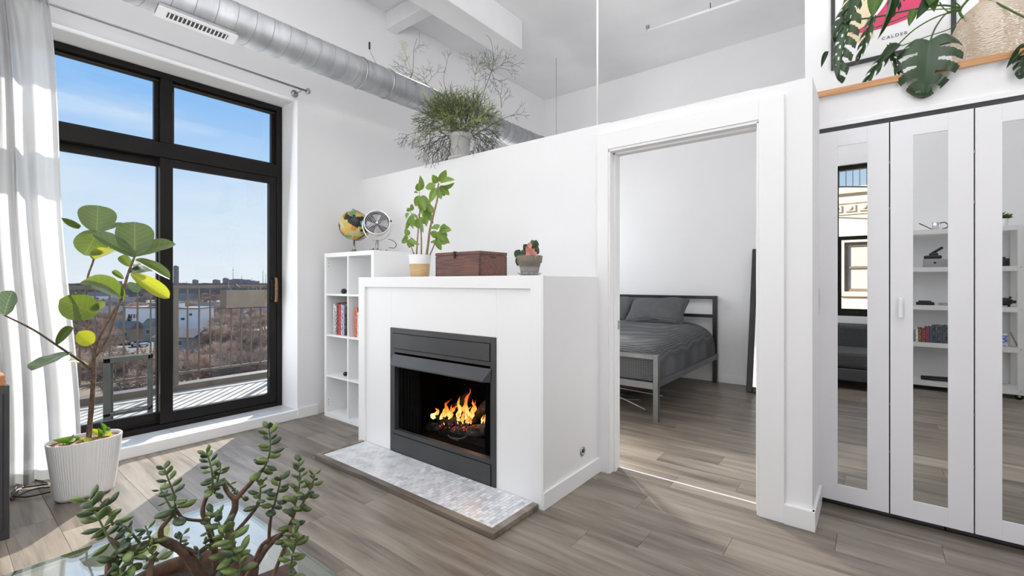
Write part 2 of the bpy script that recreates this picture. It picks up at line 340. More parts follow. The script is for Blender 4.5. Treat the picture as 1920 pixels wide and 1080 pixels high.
def mat_plank():
    m = bpy.data.materials.new('grey_oak_plank'); m.use_nodes = True
    t = m.node_tree; b = t.nodes['Principled BSDF']
    co = N(t, 'ShaderNodeTexCoord'); oi = N(t, 'ShaderNodeObjectInfo')
    mu = N(t, 'ShaderNodeMath', operation='MULTIPLY'); mu.inputs[1].default_value = 91.0
    t.links.new(oi.outputs['Random'], mu.inputs[0])
    cb = N(t, 'ShaderNodeCombineXYZ')
    for i in range(3): t.links.new(mu.outputs[0], cb.inputs[i])
    def mapped(sc):
        ma = N(t, 'ShaderNodeMapping'); ma.inputs['Scale'].default_value = sc
        t.links.new(co.outputs['Object'], ma.inputs[0]); t.links.new(cb.outputs[0], ma.inputs['Location']); return ma.outputs[0]
    n1 = N(t, 'ShaderNodeTexNoise'); n1.inputs['Scale'].default_value = 1.0; n1.inputs['Detail'].default_value = 9; n1.inputs['Roughness'].default_value = 0.6
    n1.inputs['Distortion'].default_value = 0.35
    t.links.new(mapped((1.3, 16, 16)), n1.inputs['Vector'])
    wv = N(t, 'ShaderNodeTexNoise'); wv.inputs['Scale'].default_value = 1.0; wv.inputs['Detail'].default_value = 3; wv.inputs['Distortion'].default_value = 1.2
    t.links.new(mapped((1.0, 4.5, 4.5)), wv.inputs['Vector'])
    n3 = N(t, 'ShaderNodeTexNoise'); n3.inputs['Scale'].default_value = 1.0; n3.inputs['Detail'].default_value = 6
    t.links.new(mapped((5.0, 150, 150)), n3.inputs['Vector'])
    r = N(t, 'ShaderNodeValToRGB'); r.color_ramp.elements[0].position = 0.35; r.color_ramp.elements[0].color = (0.078, 0.061, 0.047, 1)
    r.color_ramp.elements[1].position = 0.66; r.color_ramp.elements[1].color = (0.31, 0.268, 0.222, 1)
    e_ = r.color_ramp.elements.new(0.49); e_.color = (0.188, 0.157, 0.127, 1)
    m1 = N(t, 'ShaderNodeMixRGB', blend_type='MIX'); m1.inputs[0].default_value = 0.35
    t.links.new(n1.outputs['Fac'], m1.inputs[1]); t.links.new(wv.outputs['Fac'], m1.inputs[2])
    m2 = N(t, 'ShaderNodeMixRGB', blend_type='MIX'); m2.inputs[0].default_value = 0.16
    t.links.new(m1.outputs[0], m2.inputs[1]); t.links.new(n3.outputs['Fac'], m2.inputs[2])
    t.links.new(m2.outputs[0], r.inputs[0])
    hs = N(t, 'ShaderNodeHueSaturation'); mr = N(t, 'ShaderNodeMapRange'); mr.inputs['To Min'].default_value = 0.92; mr.inputs['To Max'].default_value = 1.08
    t.links.new(oi.outputs['Random'], mr.inputs['Value']); t.links.new(mr.outputs[0], hs.inputs['Value'])
    t.links.new(r.outputs[0], hs.inputs['Color']); t.links.new(hs.outputs[0], b.inputs['Base Color'])
    b.inputs['Roughness'].default_value = 0.36; b.inputs['Specular IOR Level'].default_value = 0.45
    bp = N(t, 'ShaderNodeBump'); bp.inputs['Strength'].default_value = 0.12; bp.inputs['Distance'].default_value = 0.004
    t.links.new(m2.outputs[0], bp.inputs['Height']); t.links.new(bp.outputs[0], b.inputs['Normal'])
    return m
plank_m = mat_plank()

def mat_weave():
    m = bpy.data.materials.new('charcoal_waffle_weave'); m.use_nodes = True
    t = m.node_tree; b = t.nodes['Principled BSDF']; b.inputs['Roughness'].default_value = 0.95
    co = N(t, 'ShaderNodeTexCoord'); ma = N(t, 'ShaderNodeMapping'); ma.inputs['Scale'].default_value = (1, 1, 1)
    t.links.new(co.outputs['Object'], ma.inputs[0])
    ch = N(t, 'ShaderNodeTexVoronoi'); ch.inputs['Scale'].default_value = 62; ch.inputs['Randomness'].default_value = 0.05
    t.links.new(ma.outputs[0], ch.inputs['Vector'])
    r = N(t, 'ShaderNodeValToRGB'); r.color_ramp.elements[0].position = 0.25; r.color_ramp.elements[0].color = (0.033, 0.034, 0.037, 1)
    r.color_ramp.elements[1].position = 0.6; r.color_ramp.elements[1].color = (0.125, 0.127, 0.132, 1)
    t.links.new(ch.outputs['Distance'], r.inputs[0]); t.links.new(r.outputs[0], b.inputs['Base Color'])
    bp = N(t, 'ShaderNodeBump'); bp.inputs['Strength'].default_value = 0.6; bp.inputs['Distance'].default_value = 0.006
    t.links.new(ch.outputs['Distance'], bp.inputs['Height']); t.links.new(bp.outputs[0], b.inputs['Normal'])
    return m
weave_m = mat_weave()

def mat_flame():
    m = bpy.data.materials.new('flame'); m.use_nodes = True
    t = m.node_tree; t.nodes.clear()
    o = N(t, 'ShaderNodeOutputMaterial'); em = N(t, 'ShaderNodeEmission'); tr = N(t, 'ShaderNodeBsdfTransparent'); mx = N(t, 'ShaderNodeMixShader')
    co = N(t, 'ShaderNodeTexCoord'); s = N(t, 'ShaderNodeSeparateXYZ'); t.links.new(co.outputs['Generated'], s.inputs[0])
    n = N(t, 'ShaderNodeTexNoise'); n.inputs['Scale'].default_value = 26; n.inputs['Detail'].default_value = 4
    ma = N(t, 'ShaderNodeMapping'); ma.inputs['Scale'].default_value = (1.6, 1.6, 0.7)
    t.links.new(co.outputs['Object'], ma.inputs[0]); t.links.new(ma.outputs[0], n.inputs['Vector'])
    ad = N(t, 'ShaderNodeMath', operation='MULTIPLY_ADD'); ad.inputs[1].default_value = 1.1; ad.inputs[2].default_value = -0.55
    t.links.new(n.outputs['Fac'], ad.inputs[0])
    a2 = N(t, 'ShaderNodeMath', operation='ADD'); t.links.new(ad.outputs[0], a2.inputs[0]); t.links.new(s.outputs['Z'], a2.inputs[1])
    r = N(t, 'ShaderNodeValToRGB'); c = r.color_ramp
    c.elements[0].position = 0.0; c.elements[0].color = (1.0, 0.72, 0.30, 1)
    c.elements[1].position = 1.0; c.elements[1].color = (0.30, 0.012, 0.0, 1)
    q = c.elements.new(0.35); q.color = (1.0, 0.38, 0.06, 1)
    q = c.elements.new(0.70); q.color = (0.9, 0.13, 0.01, 1)
    t.links.new(a2.outputs[0], r.inputs[0]); t.links.new(r.outputs[0], em.inputs[0]); em.inputs[1].default_value = 1.7
    rf = N(t, 'ShaderNodeValToRGB'); rf.color_ramp.elements[0].position = 0.45; rf.color_ramp.elements[0].color = (1, 1, 1, 1)
    rf.color_ramp.elements[1].position = 1.1 - 0.1; rf.color_ramp.elements[1].color = (0.06, 0.06, 0.06, 1)
    t.links.new(a2.outputs[0], rf.inputs[0]); t.links.new(rf.outputs[0], mx.inputs[0])
    t.links.new(tr.outputs[0], mx.inputs[1]); t.links.new(em.outputs[0], mx.inputs[2]); t.links.new(mx.outputs[0], o.inputs[0])
    return m
flame_m = mat_flame()

def mat_globe():
    m = bpy.data.materials.new('political_globe'); m.use_nodes = True
    t = m.node_tree; b = t.nodes['Principled BSDF']; b.inputs['Roughness'].default_value = 0.3
    co = N(t, 'ShaderNodeTexCoord')
    n = N(t, 'ShaderNodeTexNoise'); n.inputs['Scale'].default_value = 9; n.inputs['Detail'].default_value = 5
    v = N(t, 'ShaderNodeTexVoronoi'); v.inputs['Scale'].default_value = 20
    t.links.new(co.outputs['Object'], n.inputs['Vector']); t.links.new(co.outputs['Object'], v.inputs['Vector'])
    sx = N(t, 'ShaderNodeSeparateColor'); t.links.new(v.outputs['Color'], sx.inputs[0])
    r = N(t, 'ShaderNodeValToRGB'); c = r.color_ramp; c.interpolation = 'CONSTANT'
    cols = [(0.62, 0.30, 0.05), (0.55, 0.50, 0.12), (0.10, 0.35, 0.12), (0.60, 0.20, 0.07), (0.62, 0.42, 0.10), (0.50, 0.52, 0.30)]
    c.elements[0].position = 0; c.elements[0].color = (*cols[0], 1)
    c.elements[1].position = 1 / 6; c.elements[1].color = (*cols[1], 1)
    for i in range(2, 6):
        q = c.elements.new(i / 6); q.color = (*cols[i], 1)
    t.links.new(sx.outputs[0], r.inputs[0])
    g = N(t, 'ShaderNodeMath', operation='GREATER_THAN'); g.inputs[1].default_value = 0.455
    t.links.new(n.outputs['Fac'], g.inputs[0])
    mx = N(t, 'ShaderNodeMixRGB'); mx.inputs[1].default_value = (0.012, 0.012, 0.018, 1)
    t.links.new(g.outputs[0], mx.inputs[0]); t.links.new(r.outputs[0], mx.inputs[2]); t.links.new(mx.outputs[0], b.inputs['Base Color'])
    return m
globe_m = mat_globe()

# ------------------------------------------------------------------ mesh building
ORG = {}
class MB:
    def __init__(s): s.v = []; s.f = []; s.sm = []
    def add(s, vs, fs, smooth=False):
        o = len(s.v); s.v += [Vector(v) for v in vs]
        for f in fs: s.f.append([i + o for i in f]); s.sm.append(smooth)
        return s
    def box(s, x0, x1, y0, y1, z0, z1, M=None):
        if x0 > x1: x0, x1 = x1, x0
        if y0 > y1: y0, y1 = y1, y0
        if z0 > z1: z0, z1 = z1, z0
        vs = [Vector((x, y, z)) for z in (z0, z1) for y in (y0, y1) for x in (x0, x1)]
        if M: vs = [M @ v for v in vs]
        return s.add(vs, [(0, 2, 3, 1), (4, 5, 7, 6), (0, 1, 5, 4), (2, 6, 7, 3), (0, 4, 6, 2), (1, 3, 7, 5)])
    def tube(s, pts, rad, n=8, cap=True, closed=False, smooth=True):
        pts = [Vector(p) for p in pts]
        if not isinstance(rad, (list, tuple)): rad = [rad] * len(pts)
        m = len(pts); vs = []; up = None
        for i, p in enumerate(pts):
            if closed: d = pts[(i + 1) % m] - pts[i - 1]
            else: d = pts[min(i + 1, m - 1)] - pts[max(i - 1, 0)]
            d = d.normalized() if d.length > 1e-9 else Vector((0, 0, 1))
            if up is None:
                a = Vector((0, 0, 1)) if abs(d.z) < 0.9 else Vector((1, 0, 0))
                up = (a - d * a.dot(d)).normalized()
            else:
                up = up - d * up.dot(d)
                up = up.normalized() if up.length > 1e-6 else d.orthogonal().normalized()
            si = d.cross(up)
            for k in range(n):
                a = 2 * PI * k / n
                vs.append(p + (up * math.cos(a) + si * math.sin(a)) * rad[i])
        fs = []
        for i in range(m if closed else m - 1):
            j = (i + 1) % m
            for k in range(n):
                fs.append((i * n + k, i * n + (k + 1) % n, j * n + (k + 1) % n, j * n + k))
        if cap and not closed:
            fs.append(tuple(range(n))[::-1]); fs.append(tuple((m - 1) * n + k for k in range(n)))
        return s.add(vs, fs, smooth)
    def lathe(s, prof, c=(0, 0, 0), n=32, sx=1.0, sy=1.0, smooth=True, cap=True, rib=None):
        c = Vector(c); vs = []; fs = []
        for (r, z) in prof:
            for k in range(n):
                a = 2 * PI * k / n
                rr = r + (rib if (rib and k % 2) else 0)
                vs.append(c + Vector((rr * math.cos(a) * sx, rr * math.sin(a) * sy, z)))
        for i in range(len(prof) - 1):
            for k in range(n):
                fs.append((i * n + k, i * n + (k + 1) % n, (i + 1) * n + (k + 1) % n, (i + 1) * n + k))
        if cap:
            fs.append(tuple(range(n))[::-1]); fs.append(tuple((len(prof) - 1) * n + k for k in range(n)))
        return s.add(vs, fs, smooth)
    def sphere(s, c, r, n=16, m=10, sc=(1, 1, 1), M=None):
        c = Vector(c); vs = []; fs = []
        for i in range(m + 1):
            t = PI * i / m
            for k in range(n):
                a = 2 * PI * k / n
                v = Vector((math.sin(t) * math.cos(a) * r * sc[0], math.sin(t) * math.sin(a) * r * sc[1], math.cos(t) * r * sc[2]))
                if M: v = M @ v
                vs.append(c + v)
        for i in range(m):
            for k in range(n):
                fs.append((i * n + k, (i + 1) * n + k, (i + 1) * n + (k + 1) % n, i * n + (k + 1) % n))
        return s.add(vs, fs, True)
    def grid(s, fn, nu, nv, smooth=True, skip=None):
        vs = [fn(i / nu, j / nv) for i in range(nu + 1) for j in range(nv + 1)]
        fs = []
        for i in range(nu):
            for j in range(nv):
                if skip and skip((i + .5) / nu, (j + .5) / nv): continue
                fs.append((i * (nv + 1) + j, (i + 1) * (nv + 1) + j, (i + 1) * (nv + 1) + j + 1, i * (nv + 1) + j + 1))
        return s.add(vs, fs, smooth)
    def ngon_prism(s, pts, nrm, th):
        n = len(pts); nrm = Vector(nrm).normalized() * th
        vs = [Vector(p) for p in pts] + [Vector(p) + nrm for p in pts]
        fs = [tuple(range(n))[::-1], tuple(range(n, 2 * n))] + [(i, (i + 1) % n, n + (i + 1) % n, n + i) for i in range(n)]
        return s.add(vs, fs)
    def mesh(s, name, org):
        me = bpy.data.meshes.new(name)
        me.from_pydata([tuple(v - org) for v in s.v], [], s.f)
        me.polygons.foreach_set('use_smooth', s.sm)
        me.update()
        return me
    def build(s, name, m, parent=None, bevel=0.0, smooth=None, solid=0.0, sub=0):
        xs = [v.x for v in s.v]; ys = [v.y for v in s.v]; zs = [v.z for v in s.v]
        org = Vector(((min(xs) + max(xs)) / 2, (min(ys) + max(ys)) / 2, min(zs)))
        me = s.mesh(name, org)
        if m: me.materials.append(m)
        o = bpy.data.objects.new(name, me); COL.objects.link(o)
        if parent is not None:
            o.parent = parent; o.location = org - ORG[parent.name]
        else: o.location = org
        ORG[o.name] = org
        if solid:
            md = o.modifiers.new('solid', 'SOLIDIFY'); md.thickness = solid; md.offset = 0
        if bevel:
            md = o.modifiers.new('bevel', 'BEVEL'); md.width = bevel; md.segments = 2; md.limit_method = 'ANGLE'
        if sub:
            md = o.modifiers.new('sub', 'SUBSURF'); md.levels = sub; md.render_levels = sub
        return o
def B(x0, x1, y0, y1, z0, z1): return MB().box(x0, x1, y0, y1, z0, z1)
def tag(o, label, cat, group=None, kind=None):
    o['label'] = label; o['category'] = cat
    if group: o['group'] = group
    if kind: o['kind'] = kind
    return o
def thing(name, loc, label, cat, group=None, kind=None):
    o = bpy.data.objects.new(name, None); COL.objects.link(o)
    o.empty_display_size = 0.05
    o.location = loc; ORG[o.name] = Vector(loc)
    return tag(o, label, cat, group, kind)
def struct(o, label, cat='wall'): return tag(o, label, cat, kind='structure')
def share(name, me, parent, M):
    """object with shared mesh at world matrix M under parent"""
    o = bpy.data.objects.new(name, me); COL.objects.link(o)
    o.parent = parent; o.matrix_local = Matrix.Translation(-ORG[parent.name]) @ M
    ORG[o.name] = M.translation.copy()
    return o
def smoothpath(pts, k=4):
    pts = [Vector(p) for p in pts]; outp = []
    for i in range(len(pts) - 1):
        p0 = pts[max(i - 1, 0)]; p1 = pts[i]; p2 = pts[i + 1]; p3 = pts[min(i + 2, len(pts) - 1)]
        for j in range(k):
            t = j / k
            outp.append(0.5 * ((2 * p1) + (p2 - p0) * t + (2 * p0 - 5 * p1 + 4 * p2 - p3) * t * t + (3 * p1 - p0 - 3 * p2 + p3) * t ** 3))
    outp.append(pts[-1]); return outp
def lerp(a, b, t): return a + (b - a) * t

# ================================================================== THE SETTING
XW = -4.10; XO = -4.52; CZ = 4.12
# floor slab with planks
fl = B(XO, 3.1, -1.34, 6.18, -0.12, -0.012).build('floor', grout_m)
struct(fl, 'grey brown wood plank floor running through living room and bedroom', 'floor')
fl.data.materials[0] = bark_m
PL, PW = 1.22, 0.181
plank_cache = {}
def plank(x0, x1, y0, y1):
    key = (round(x1 - x0, 3), round(y1 - y0, 3))
    if key not in plank_cache:
        L, w = key; g = 0.0004; c = 0.0011
        mb = MB()
        a = [(g, g, -c), (L - g, g, -c), (L - g, w - g, -c), (g, w - g, -c)]
        t = [(g + c, g + c, 0), (L - g - c, g + c, 0), (L - g - c, w - g - c, 0), (g + c, w - g - c, 0)]
        b_ = [(g, g, -0.012), (L - g, g, -0.012), (L - g, w - g, -0.012), (g, w - g, -0.012)]
        mb.add(b_ + a + t, [(8, 9, 10, 11)] + [(i, (i + 1) % 4, 4 + (i + 1) % 4, 4 + i) for i in range(4)] + [(4 + i, 4 + (i + 1) % 4, 8 + (i + 1) % 4, 8 + i) for i in range(4)])
        me = mb.mesh('plank', Vector((0, 0, 0))); me.materials.append(plank_m); plank_cache[key] = me
    share('plank', plank_cache[key], fl, Matrix.Translation((x0, y0, 0)))
rows = []
yy = -1.22
while yy < 6.06:
    y1 = min(yy + PW, 6.06); rows.append((yy, y1)); yy = y1
for r_i, (y0, y1) in enumerate(rows):
    xr = 2.99 if y0 < 3.05 else -0.37
    off = [0, 0.47, 0.86, 0.23, 0.66, 1.05, 0.35][r_i % 7] + 0.05 * (r_i % 3)
    xx = XW; nx = XW + 0.3 + off * 0.75
    while xx < xr - 0.02:
        e_ = min(nx, xr)
        if not (y0 > 2.2 and y1 < 2.7 and -3.1 < xx and e_ < -1.45):
            plank(xx, e_, y0, y1)
        xx = e_; nx = xx + PL

o = MB()
o.box(XO, XW, -1.34, 0.26, 0, CZ).box(XO, XW, 0.26, 2.068, 2.885, CZ).box(XO, XW, 2.068, 4.15, 0, CZ)
o.box(XO, XW, 4.15, 6.0, 0, 0.85).box(XO, XW, 4.15, 6.0, 2.89, CZ).box(XO, XW, 6.0, 6.18, 0, CZ).box(XO, XW, 0.26, 2.068, -0.12, 0.0)
struct(o.build('wall_left', wall_m), 'white painted wall around the tall black framed balcony window')
o = MB(); o.box(XO, -0.40, -1.34, -1.22, 0, CZ).box(0.20, 3.1, -1.34, -1.22, 0, CZ).box(-0.40, 0.20, -1.34, -1.22, 0, 0.79).box(-0.40, 0.20, -1.34, -1.22, 2.77, CZ)
struct(o.build('wall_back', wall_m), 'white wall with tall window seen only in the closet mirrors')
struct(B(2.99, 3.1, -1.34, 3.9, 0, CZ).build('wall_right', wall_m), 'white side wall beyond the closet doors')
o = MB(); o.box(XW, -1.345, 2.73, 2.85, 0, 2.272).box(-1.345, -0.476, 2.73, 2.85, 2.09, 2.266).box(-0.476, -0.24, 2.73, 2.85, 0, 2.262)
o.box(-0.36, -0.24, 2.85, 3.16, 0, 2.262)
struct(o.build('wall_partition', wall_m), 'white half height partition wall between fireplace and bedroom, open above')
o = MB(); o.box(XW, -0.25, 6.06, 6.18, 0, CZ)
struct(o.build('wall_bedroom_back', wall_m), 'far white bedroom wall behind the bed')
o = MB(); o.box(-0.37, -0.25, 3.84, 6.06, 0, CZ).box(-0.37, -0.25, 3.16, 3.84, 0, 2.262)
struct(o.build('wall_bedroom_right', wall_m), 'white bedroom side wall behind the open door')
struct(B(-0.37, 2.99, 3.72, 3.84, 2.306, CZ).build('wall_upper_right', wall_m), 'white upper wall behind the vase and framed print')
cl = B(XO, 3.1, -1.34, 6.18, CZ, CZ + 0.15).build('ceiling', conc_m)
struct(cl, 'high white painted concrete ceiling', 'ceiling')
B(-3.33, -3.04, -1.22, 4.05, 3.80, CZ).build('ceiling_beam', conc_m, cl, bevel=0.01)
B(XW, -3.33, 3.02, 3.16, 3.94, CZ).build('ceiling_beam', conc_m, cl, bevel=0.01)

# closet carcass, fascia
o = MB(); o.box(-0.25, 2.99, 3.64, 3.72, 0, 2.27).box(-0.25, 2.99, 3.16, 3.72, 2.12, 2.272).box(-0.25, -0.235, 3.16, 3.7, 0, 2.12)
struct(o.build('wall_closet_interior', closetdark_m), 'dark inside of the closet behind the mirrored doors')
struct(B(-0.24, 2.99, 3.115, 3.16, 2.085, 2.272).build('trim_1', wall_m), 'white fascia board above the mirrored closet doors', 'trim')
tr = B(-0.245, 2.99, 3.098, 3.116, 2.093, 2.118).build('trim_2', trim_m, bevel=0.001)
struct(tr, 'white closet door track cover strip', 'trim')
struct(B(-0.245, 2.99, 3.104, 3.14, 2.066, 2.093).build('trim_3', closetdark_m), 'black shadow gap and track above closet doors', 'trim')
kb = thing('trim_4', (0.5, 3.16, 0), 'dark kickboards under the mirrored closet doors', 'trim', kind='structure')
for i in range(6):
    x0 = -0.235 + i * 0.52
    B(x0, min(x0 + 0.512, 2.98), 3.135, 3.16, 0, 0.07).build('kickboard', kick_m, kb, bevel=0.001)
ld = B(-0.255, 2.99, 3.10, 3.72, 2.272, 2.302).build('ledge_shelf', wall_m)
tag(ld, 'white ledge above the closet with honey oak front edge', 'ledge')
B(-0.257, 2.99, 3.088, 3.101, 2.270, 2.303).build('front_edge', ledge_m, ld, bevel=0.002)['label'] = 'honey oak wooden nosing'

# baseboards
def base(name, mb, label): return struct(mb.build(name, trim_m, bevel=0.002), label, 'baseboard')
base('baseboard_left', B(XW, XW + 0.014, 2.068, 2.26, 0, 0.092).box(XW, XW + 0.014, -1.2, 0.26, 0, 0.092), 'white baseboard on the window wall')
base('baseboard_fireplace', B(-1.411, -1.397, 2.056, 2.715, 0, 0.094), 'white baseboard along the right side of the fireplace')
base('baseboard_partition', B(-0.36, -0.228, 2.702, 2.73, 0, 0.10).box(-0.24, -0.226, 2.70, 3.09, 0, 0.10).box(-1.41, -1.40, 2.70, 2.73, 0, 0.10), 'white baseboard wrapping the narrow wall end beside the closet')
base('baseboard_bedroom', B(XW, -0.37, 6.046, 6.06, 0, 0.10), 'white baseboard along the far bedroom wall')
base('baseboard_back', B(XW, 2.99, -1.22, -1.206, 0, 0.10), 'white baseboard behind the white cart, seen in mirror')

# bedroom doorway casing
cs = thing('trim_5', (-0.9, 2.72, 0), 'white door casing around the bedroom doorway', 'door casing', kind='structure')
for nm, bb in (('casing_side', (-1.422, -1.345, 2.708, 2.73, 0, 2.20)), ('casing_side', (-0.476, -0.36, 2.708, 2.73, 0, 2.20)), ('casing_head', (-1.345, -0.476, 2.708, 2.73, 2.092, 2.20)),
               ('jamb', (-1.345, -1.334, 2.714, 2.862, 0, 2.085)), ('jamb', (-0.487, -0.476, 2.714, 2.862, 0, 2.085)), ('jamb_head', (-1.345, -0.476, 2.714, 2.862, 2.076, 2.092)),
               ('stop', (-1.334, -1.322, 2.765, 2.80, 0, 2.078)), ('stop', (-0.499, -0.487, 2.765, 2.80, 0, 2.078)), ('stop_head', (-1.334, -0.487, 2.765, 2.80, 2.064, 2.077))):
    B(*bb).build(nm, trim_m, cs, bevel=0.0015)
B(-1.336, -1.333, 2.83, 2.855, 0.92, 0.98).build('strike_plate', nickel_m, cs)['label'] = 'dark metal strike plate'
th = B(-1.334, -0.487, 2.846, 2.856, 0.0, 0.004).build('threshold_strip', trim_m)
tag(th, 'thin white metal strip across the bedroom doorway floor', 'threshold', kind='structure')
d1 = thing('door_1', (-0.49, 2.87, 0), 'white bedroom door standing fully open, its hinge edge facing the room', 'door', kind='structure')
B(-0.512, -0.478, 2.872, 3.66, 0.012, 2.055).build('door_slab', trim_m, d1, bevel=0.002)
for zc in (1.86, 1.10, 0.348):
    h_ = B(-0.500, -0.484, 2.868, 2.873, zc - 0.045, zc + 0.045)
    hg = h_.build('hinge', nickel_m, d1, bevel=0.004)
    q = MB()
    for dz in (-0.028, 0.0, 0.028): q.sphere((-0.492, 2.867, zc + dz), 0.004, 8, 6)
    q.build('screw', chrome_m, hg)

# sill platform under the balcony window
sl = B(-4.385, XW - 0.0, 0.26, 2.068, 0.0, 0.068).build('trim_6', trim_m)
struct(sl, 'raised white and grey tiled sill below the balcony window', 'window sill')
y0 = 0.262
while y0 < 2.06:
    y1 = min(y0 + 0.302, 2.066)
    B(-4.383, -4.135, y0 + 0.0015, y1 - 0.0015, 0.068, 0.077).build('tile', silltile_m, sl, bevel=0.001); y0 = y1
B(-4.134, XW + 0.006, 0.26, 2.068, 0.0, 0.079).build('sill_edge', trim_m, sl, bevel=0.003)['label'] = 'white sill edge board'

# balcony window
w1 = thing('window_1', (-4.45, 1.165, 0.06), 'tall black framed sliding balcony window with transom panes', 'window', kind='structure')
fx0, fx1 = -4.51, -4.385
def wpart(name, x0, x1, y0, y1, z0, z1, m=frame_m, bev=0.004): return B(x0, x1, y0, y1, z0, z1).build(name, m, w1, bevel=bev)
wpart('jamb', fx0, fx1, 0.262, 0.31, 0.068, 2.883); wpart('jamb', fx0, fx1, 2.018, 2.066, 0.068, 2.883)
wpart('head', fx0, fx1, 0.31, 2.018, 2.838, 2.883); wpart('sill_track', fx0, fx1, 0.31, 2.018, 0.068, 0.115)
wpart('sill_track', -4.47, -4.45, 0.31, 2.018, 0.115, 0.135)
wpart('transom_bar', fx0, fx1 + 0.002, 0.31, 2.018, 2.215, 2.33); 
wpart('mullion', fx0, fx1 + 0.001, 1.125, 1.205, 2.33, 2.838)
# transom sashes: thin inner rims
for (a, b_) in ((0.31, 1.125), (1.205, 2.018)):
    mb = MB(); xa, xb = -4.47, -4.43
    mb.box(xa, xb, a, b_, 2.815, 2.838).box(xa, xb, a, b_, 2.33, 2.352).box(xa, xb, a, a + 0.022, 2.352, 2.815).box(xa, xb, b_ - 0.03, b_, 2.352, 2.815)
    mb.build('transom_sash', frame_m, w1, bevel=0.002)
    B(-4.453, -4.449, a + 0.015, b_ - 0.02, 2.345, 2.822).build('pane', pane_m, w1)
B(-4.428, -4.424, 0.31, 2.018, 2.818, 2.824).build('bronze_strip', bronze_m, w1)['label'] = 'thin bronze line under the head'
# sliding sashes
def sash(name, xa, xb, a, b_, stl, str_, top=0.06, bot=0.085, z0=0.118, z1=2.215):
    mb = MB(); mb.box(xa, xb, a, a + stl, z0, z1).box(xa, xb, b_ - str_, b_, z0, z1).box(xa, xb, a + stl, b_ - str_, z1 - top, z1).box(xa, xb, a + stl, b_ - str_, z0, z0 + bot)
    o_ = mb.build(name, frame_m, w1, bevel=0.003)
    xm = (xa + xb) / 2
    B(xm - 0.003, xm + 0.003, a + stl - 0.005, b_ - str_ + 0.005, z0 + bot - 0.005, z1 - top + 0.005).build('pane', pane_m, o_)
    return o_
sash('fixed_sash', -4.50, -4.462, 0.31, 1.165, 0.05, 0.045)
s2_ = sash('sliding_sash', -4.448, -4.395, 1.125, 2.018, 0.085, 0.062)
# handle
hp = ony(512, 545, 1.975)
mb = MB(); mb.box(-4.395, -4.384, 1.962, 1.992, 1.06, 1.28); mb.box(-4.385, -4.345, 1.962, 1.978, 1.075, 1.10).box(-4.385, -4.345, 1.962, 1.978, 1.235, 1.26).box(-4.36, -4.345, 1.955, 1.970, 1.075, 1.26)
mb.build('handle_plate', frame_m, s2_, bevel=0.002)
MB().tube(smoothpath([(-4.350, 1.992, 1.055), (-4.335, 1.990, 1.10), (-4.335, 1.990, 1.22), (-4.350, 1.992, 1.275)]), 0.012, 8).build('handle_grip', mat('worn_bronze', (.30, .15, .06), (.16, .08, .035), rough=.4, scale=30), s2_)['label'] = 'worn bronze pull'

# rear window (seen in the closet mirror)
w2 = thing('window_2', (-0.1, -1.30, 0.79), 'black framed double hung window seen in the left closet mirror', 'window', kind='structure')
mb = MB(); ya, yb = -1.335, -1.28
mb.box(-0.40, -0.365, ya, yb, 0.79, 2.77).box(0.165, 0.20, ya, yb, 0.79, 2.77).box(-0.365, 0.165, ya, yb, 2.71, 2.77).box(-0.365, 0.165, ya, yb, 0.79, 0.86)
mb.build('frame', frame_m, w2, bevel=0.003)
mb = MB(); mb.box(-0.365, 0.165, -1.315, -1.285, 1.79, 1.84).box(-0.365, -0.335, -1.31, -1.285, 0.86, 1.79).box(0.135, 0.165, -1.31, -1.285, 0.86, 1.79).box(-0.335, 0.135, -1.31, -1.285, 0.86, 0.885)
mb.build('lower_sash', frame_m, w2, bevel=0.002)
B(-0.365, 0.165, -1.304, -1.30, 0.87, 2.72).build('pane', pane_m, w2)

w3 = thing('window_3', (-4.45, 5.07, 0.85), 'bedroom window out of sight that lets light through the doorway', 'window', kind='structure')
mb = MB(); xa, xb = -4.50, -4.42
mb.box(xa, xb, 4.15, 4.2, 0.85, 2.89).box(xa, xb, 5.95, 6.0, 0.85, 2.89).box(xa, xb, 4.2, 5.95, 2.84, 2.89).box(xa, xb, 4.2, 5.95, 0.85, 0.9).box(xa, xb, 5.05, 5.1, 0.9, 2.84)
mb.build('frame', frame_m, w3)
B(-4.462, -4.458, 4.19, 5.96, 0.88, 2.86).build('pane', pane_m, w3)

# closet doors
def closet_door(n, x0, label, handle=None):
    x1 = x0 + 0.3135
    d = thing('door_%d' % n, ((x0 + x1) / 2, 3.11, 0.02), label, 'closet door', kind='structure')
    sx = 0.092; za, zb = 0.03, 2.068; mz0, mz1 = 0.122, 1.982; ya, yb = 3.098, 3.118
    g = 0.0022
    B(x0 + g, x0 + sx, ya, yb, za, zb).build('stile', door_m, d, bevel=0.0012)
    B(x1 - sx, x1 - g, ya, yb, za, zb).build('stile', door_m, d, bevel=0.0012)
    B(x0 + sx, x1 - sx, ya + 0.0006, yb, mz1, zb).build('top_rail', door_m, d, bevel=0.0008)
    B(x0 + sx, x1 - sx, ya + 0.0006, yb, za, mz0).build('bottom_rail', door_m, d, bevel=0.0008)
    B(x0 + sx - 0.002, x1 - sx + 0.002, ya + 0.0045, ya + 0.008, mz0 - 0.002, mz1 + 0.002).build('mirror', mirror_m, d)
    if handle:
        B(handle - 0.008, handle + 0.008, ya - 0.022, ya - 0.012, 1.052, 1.155).build('handle', trim_m, d, bevel=0.002)
        B(handle - 0.004, handle + 0.004, ya - 0.013, ya, 1.09, 1.12).build('handle_post', trim_m, d)
    q = MB()
    for zc in (1.86, 1.62, 0.6, 0.35): q.box(x1 - 0.003, x1 + 0.001, ya - 0.002, ya + 0.006, zc - 0.006, zc + 0.006)
    q.build('hinge_tab', nickel_m, d)
    return d
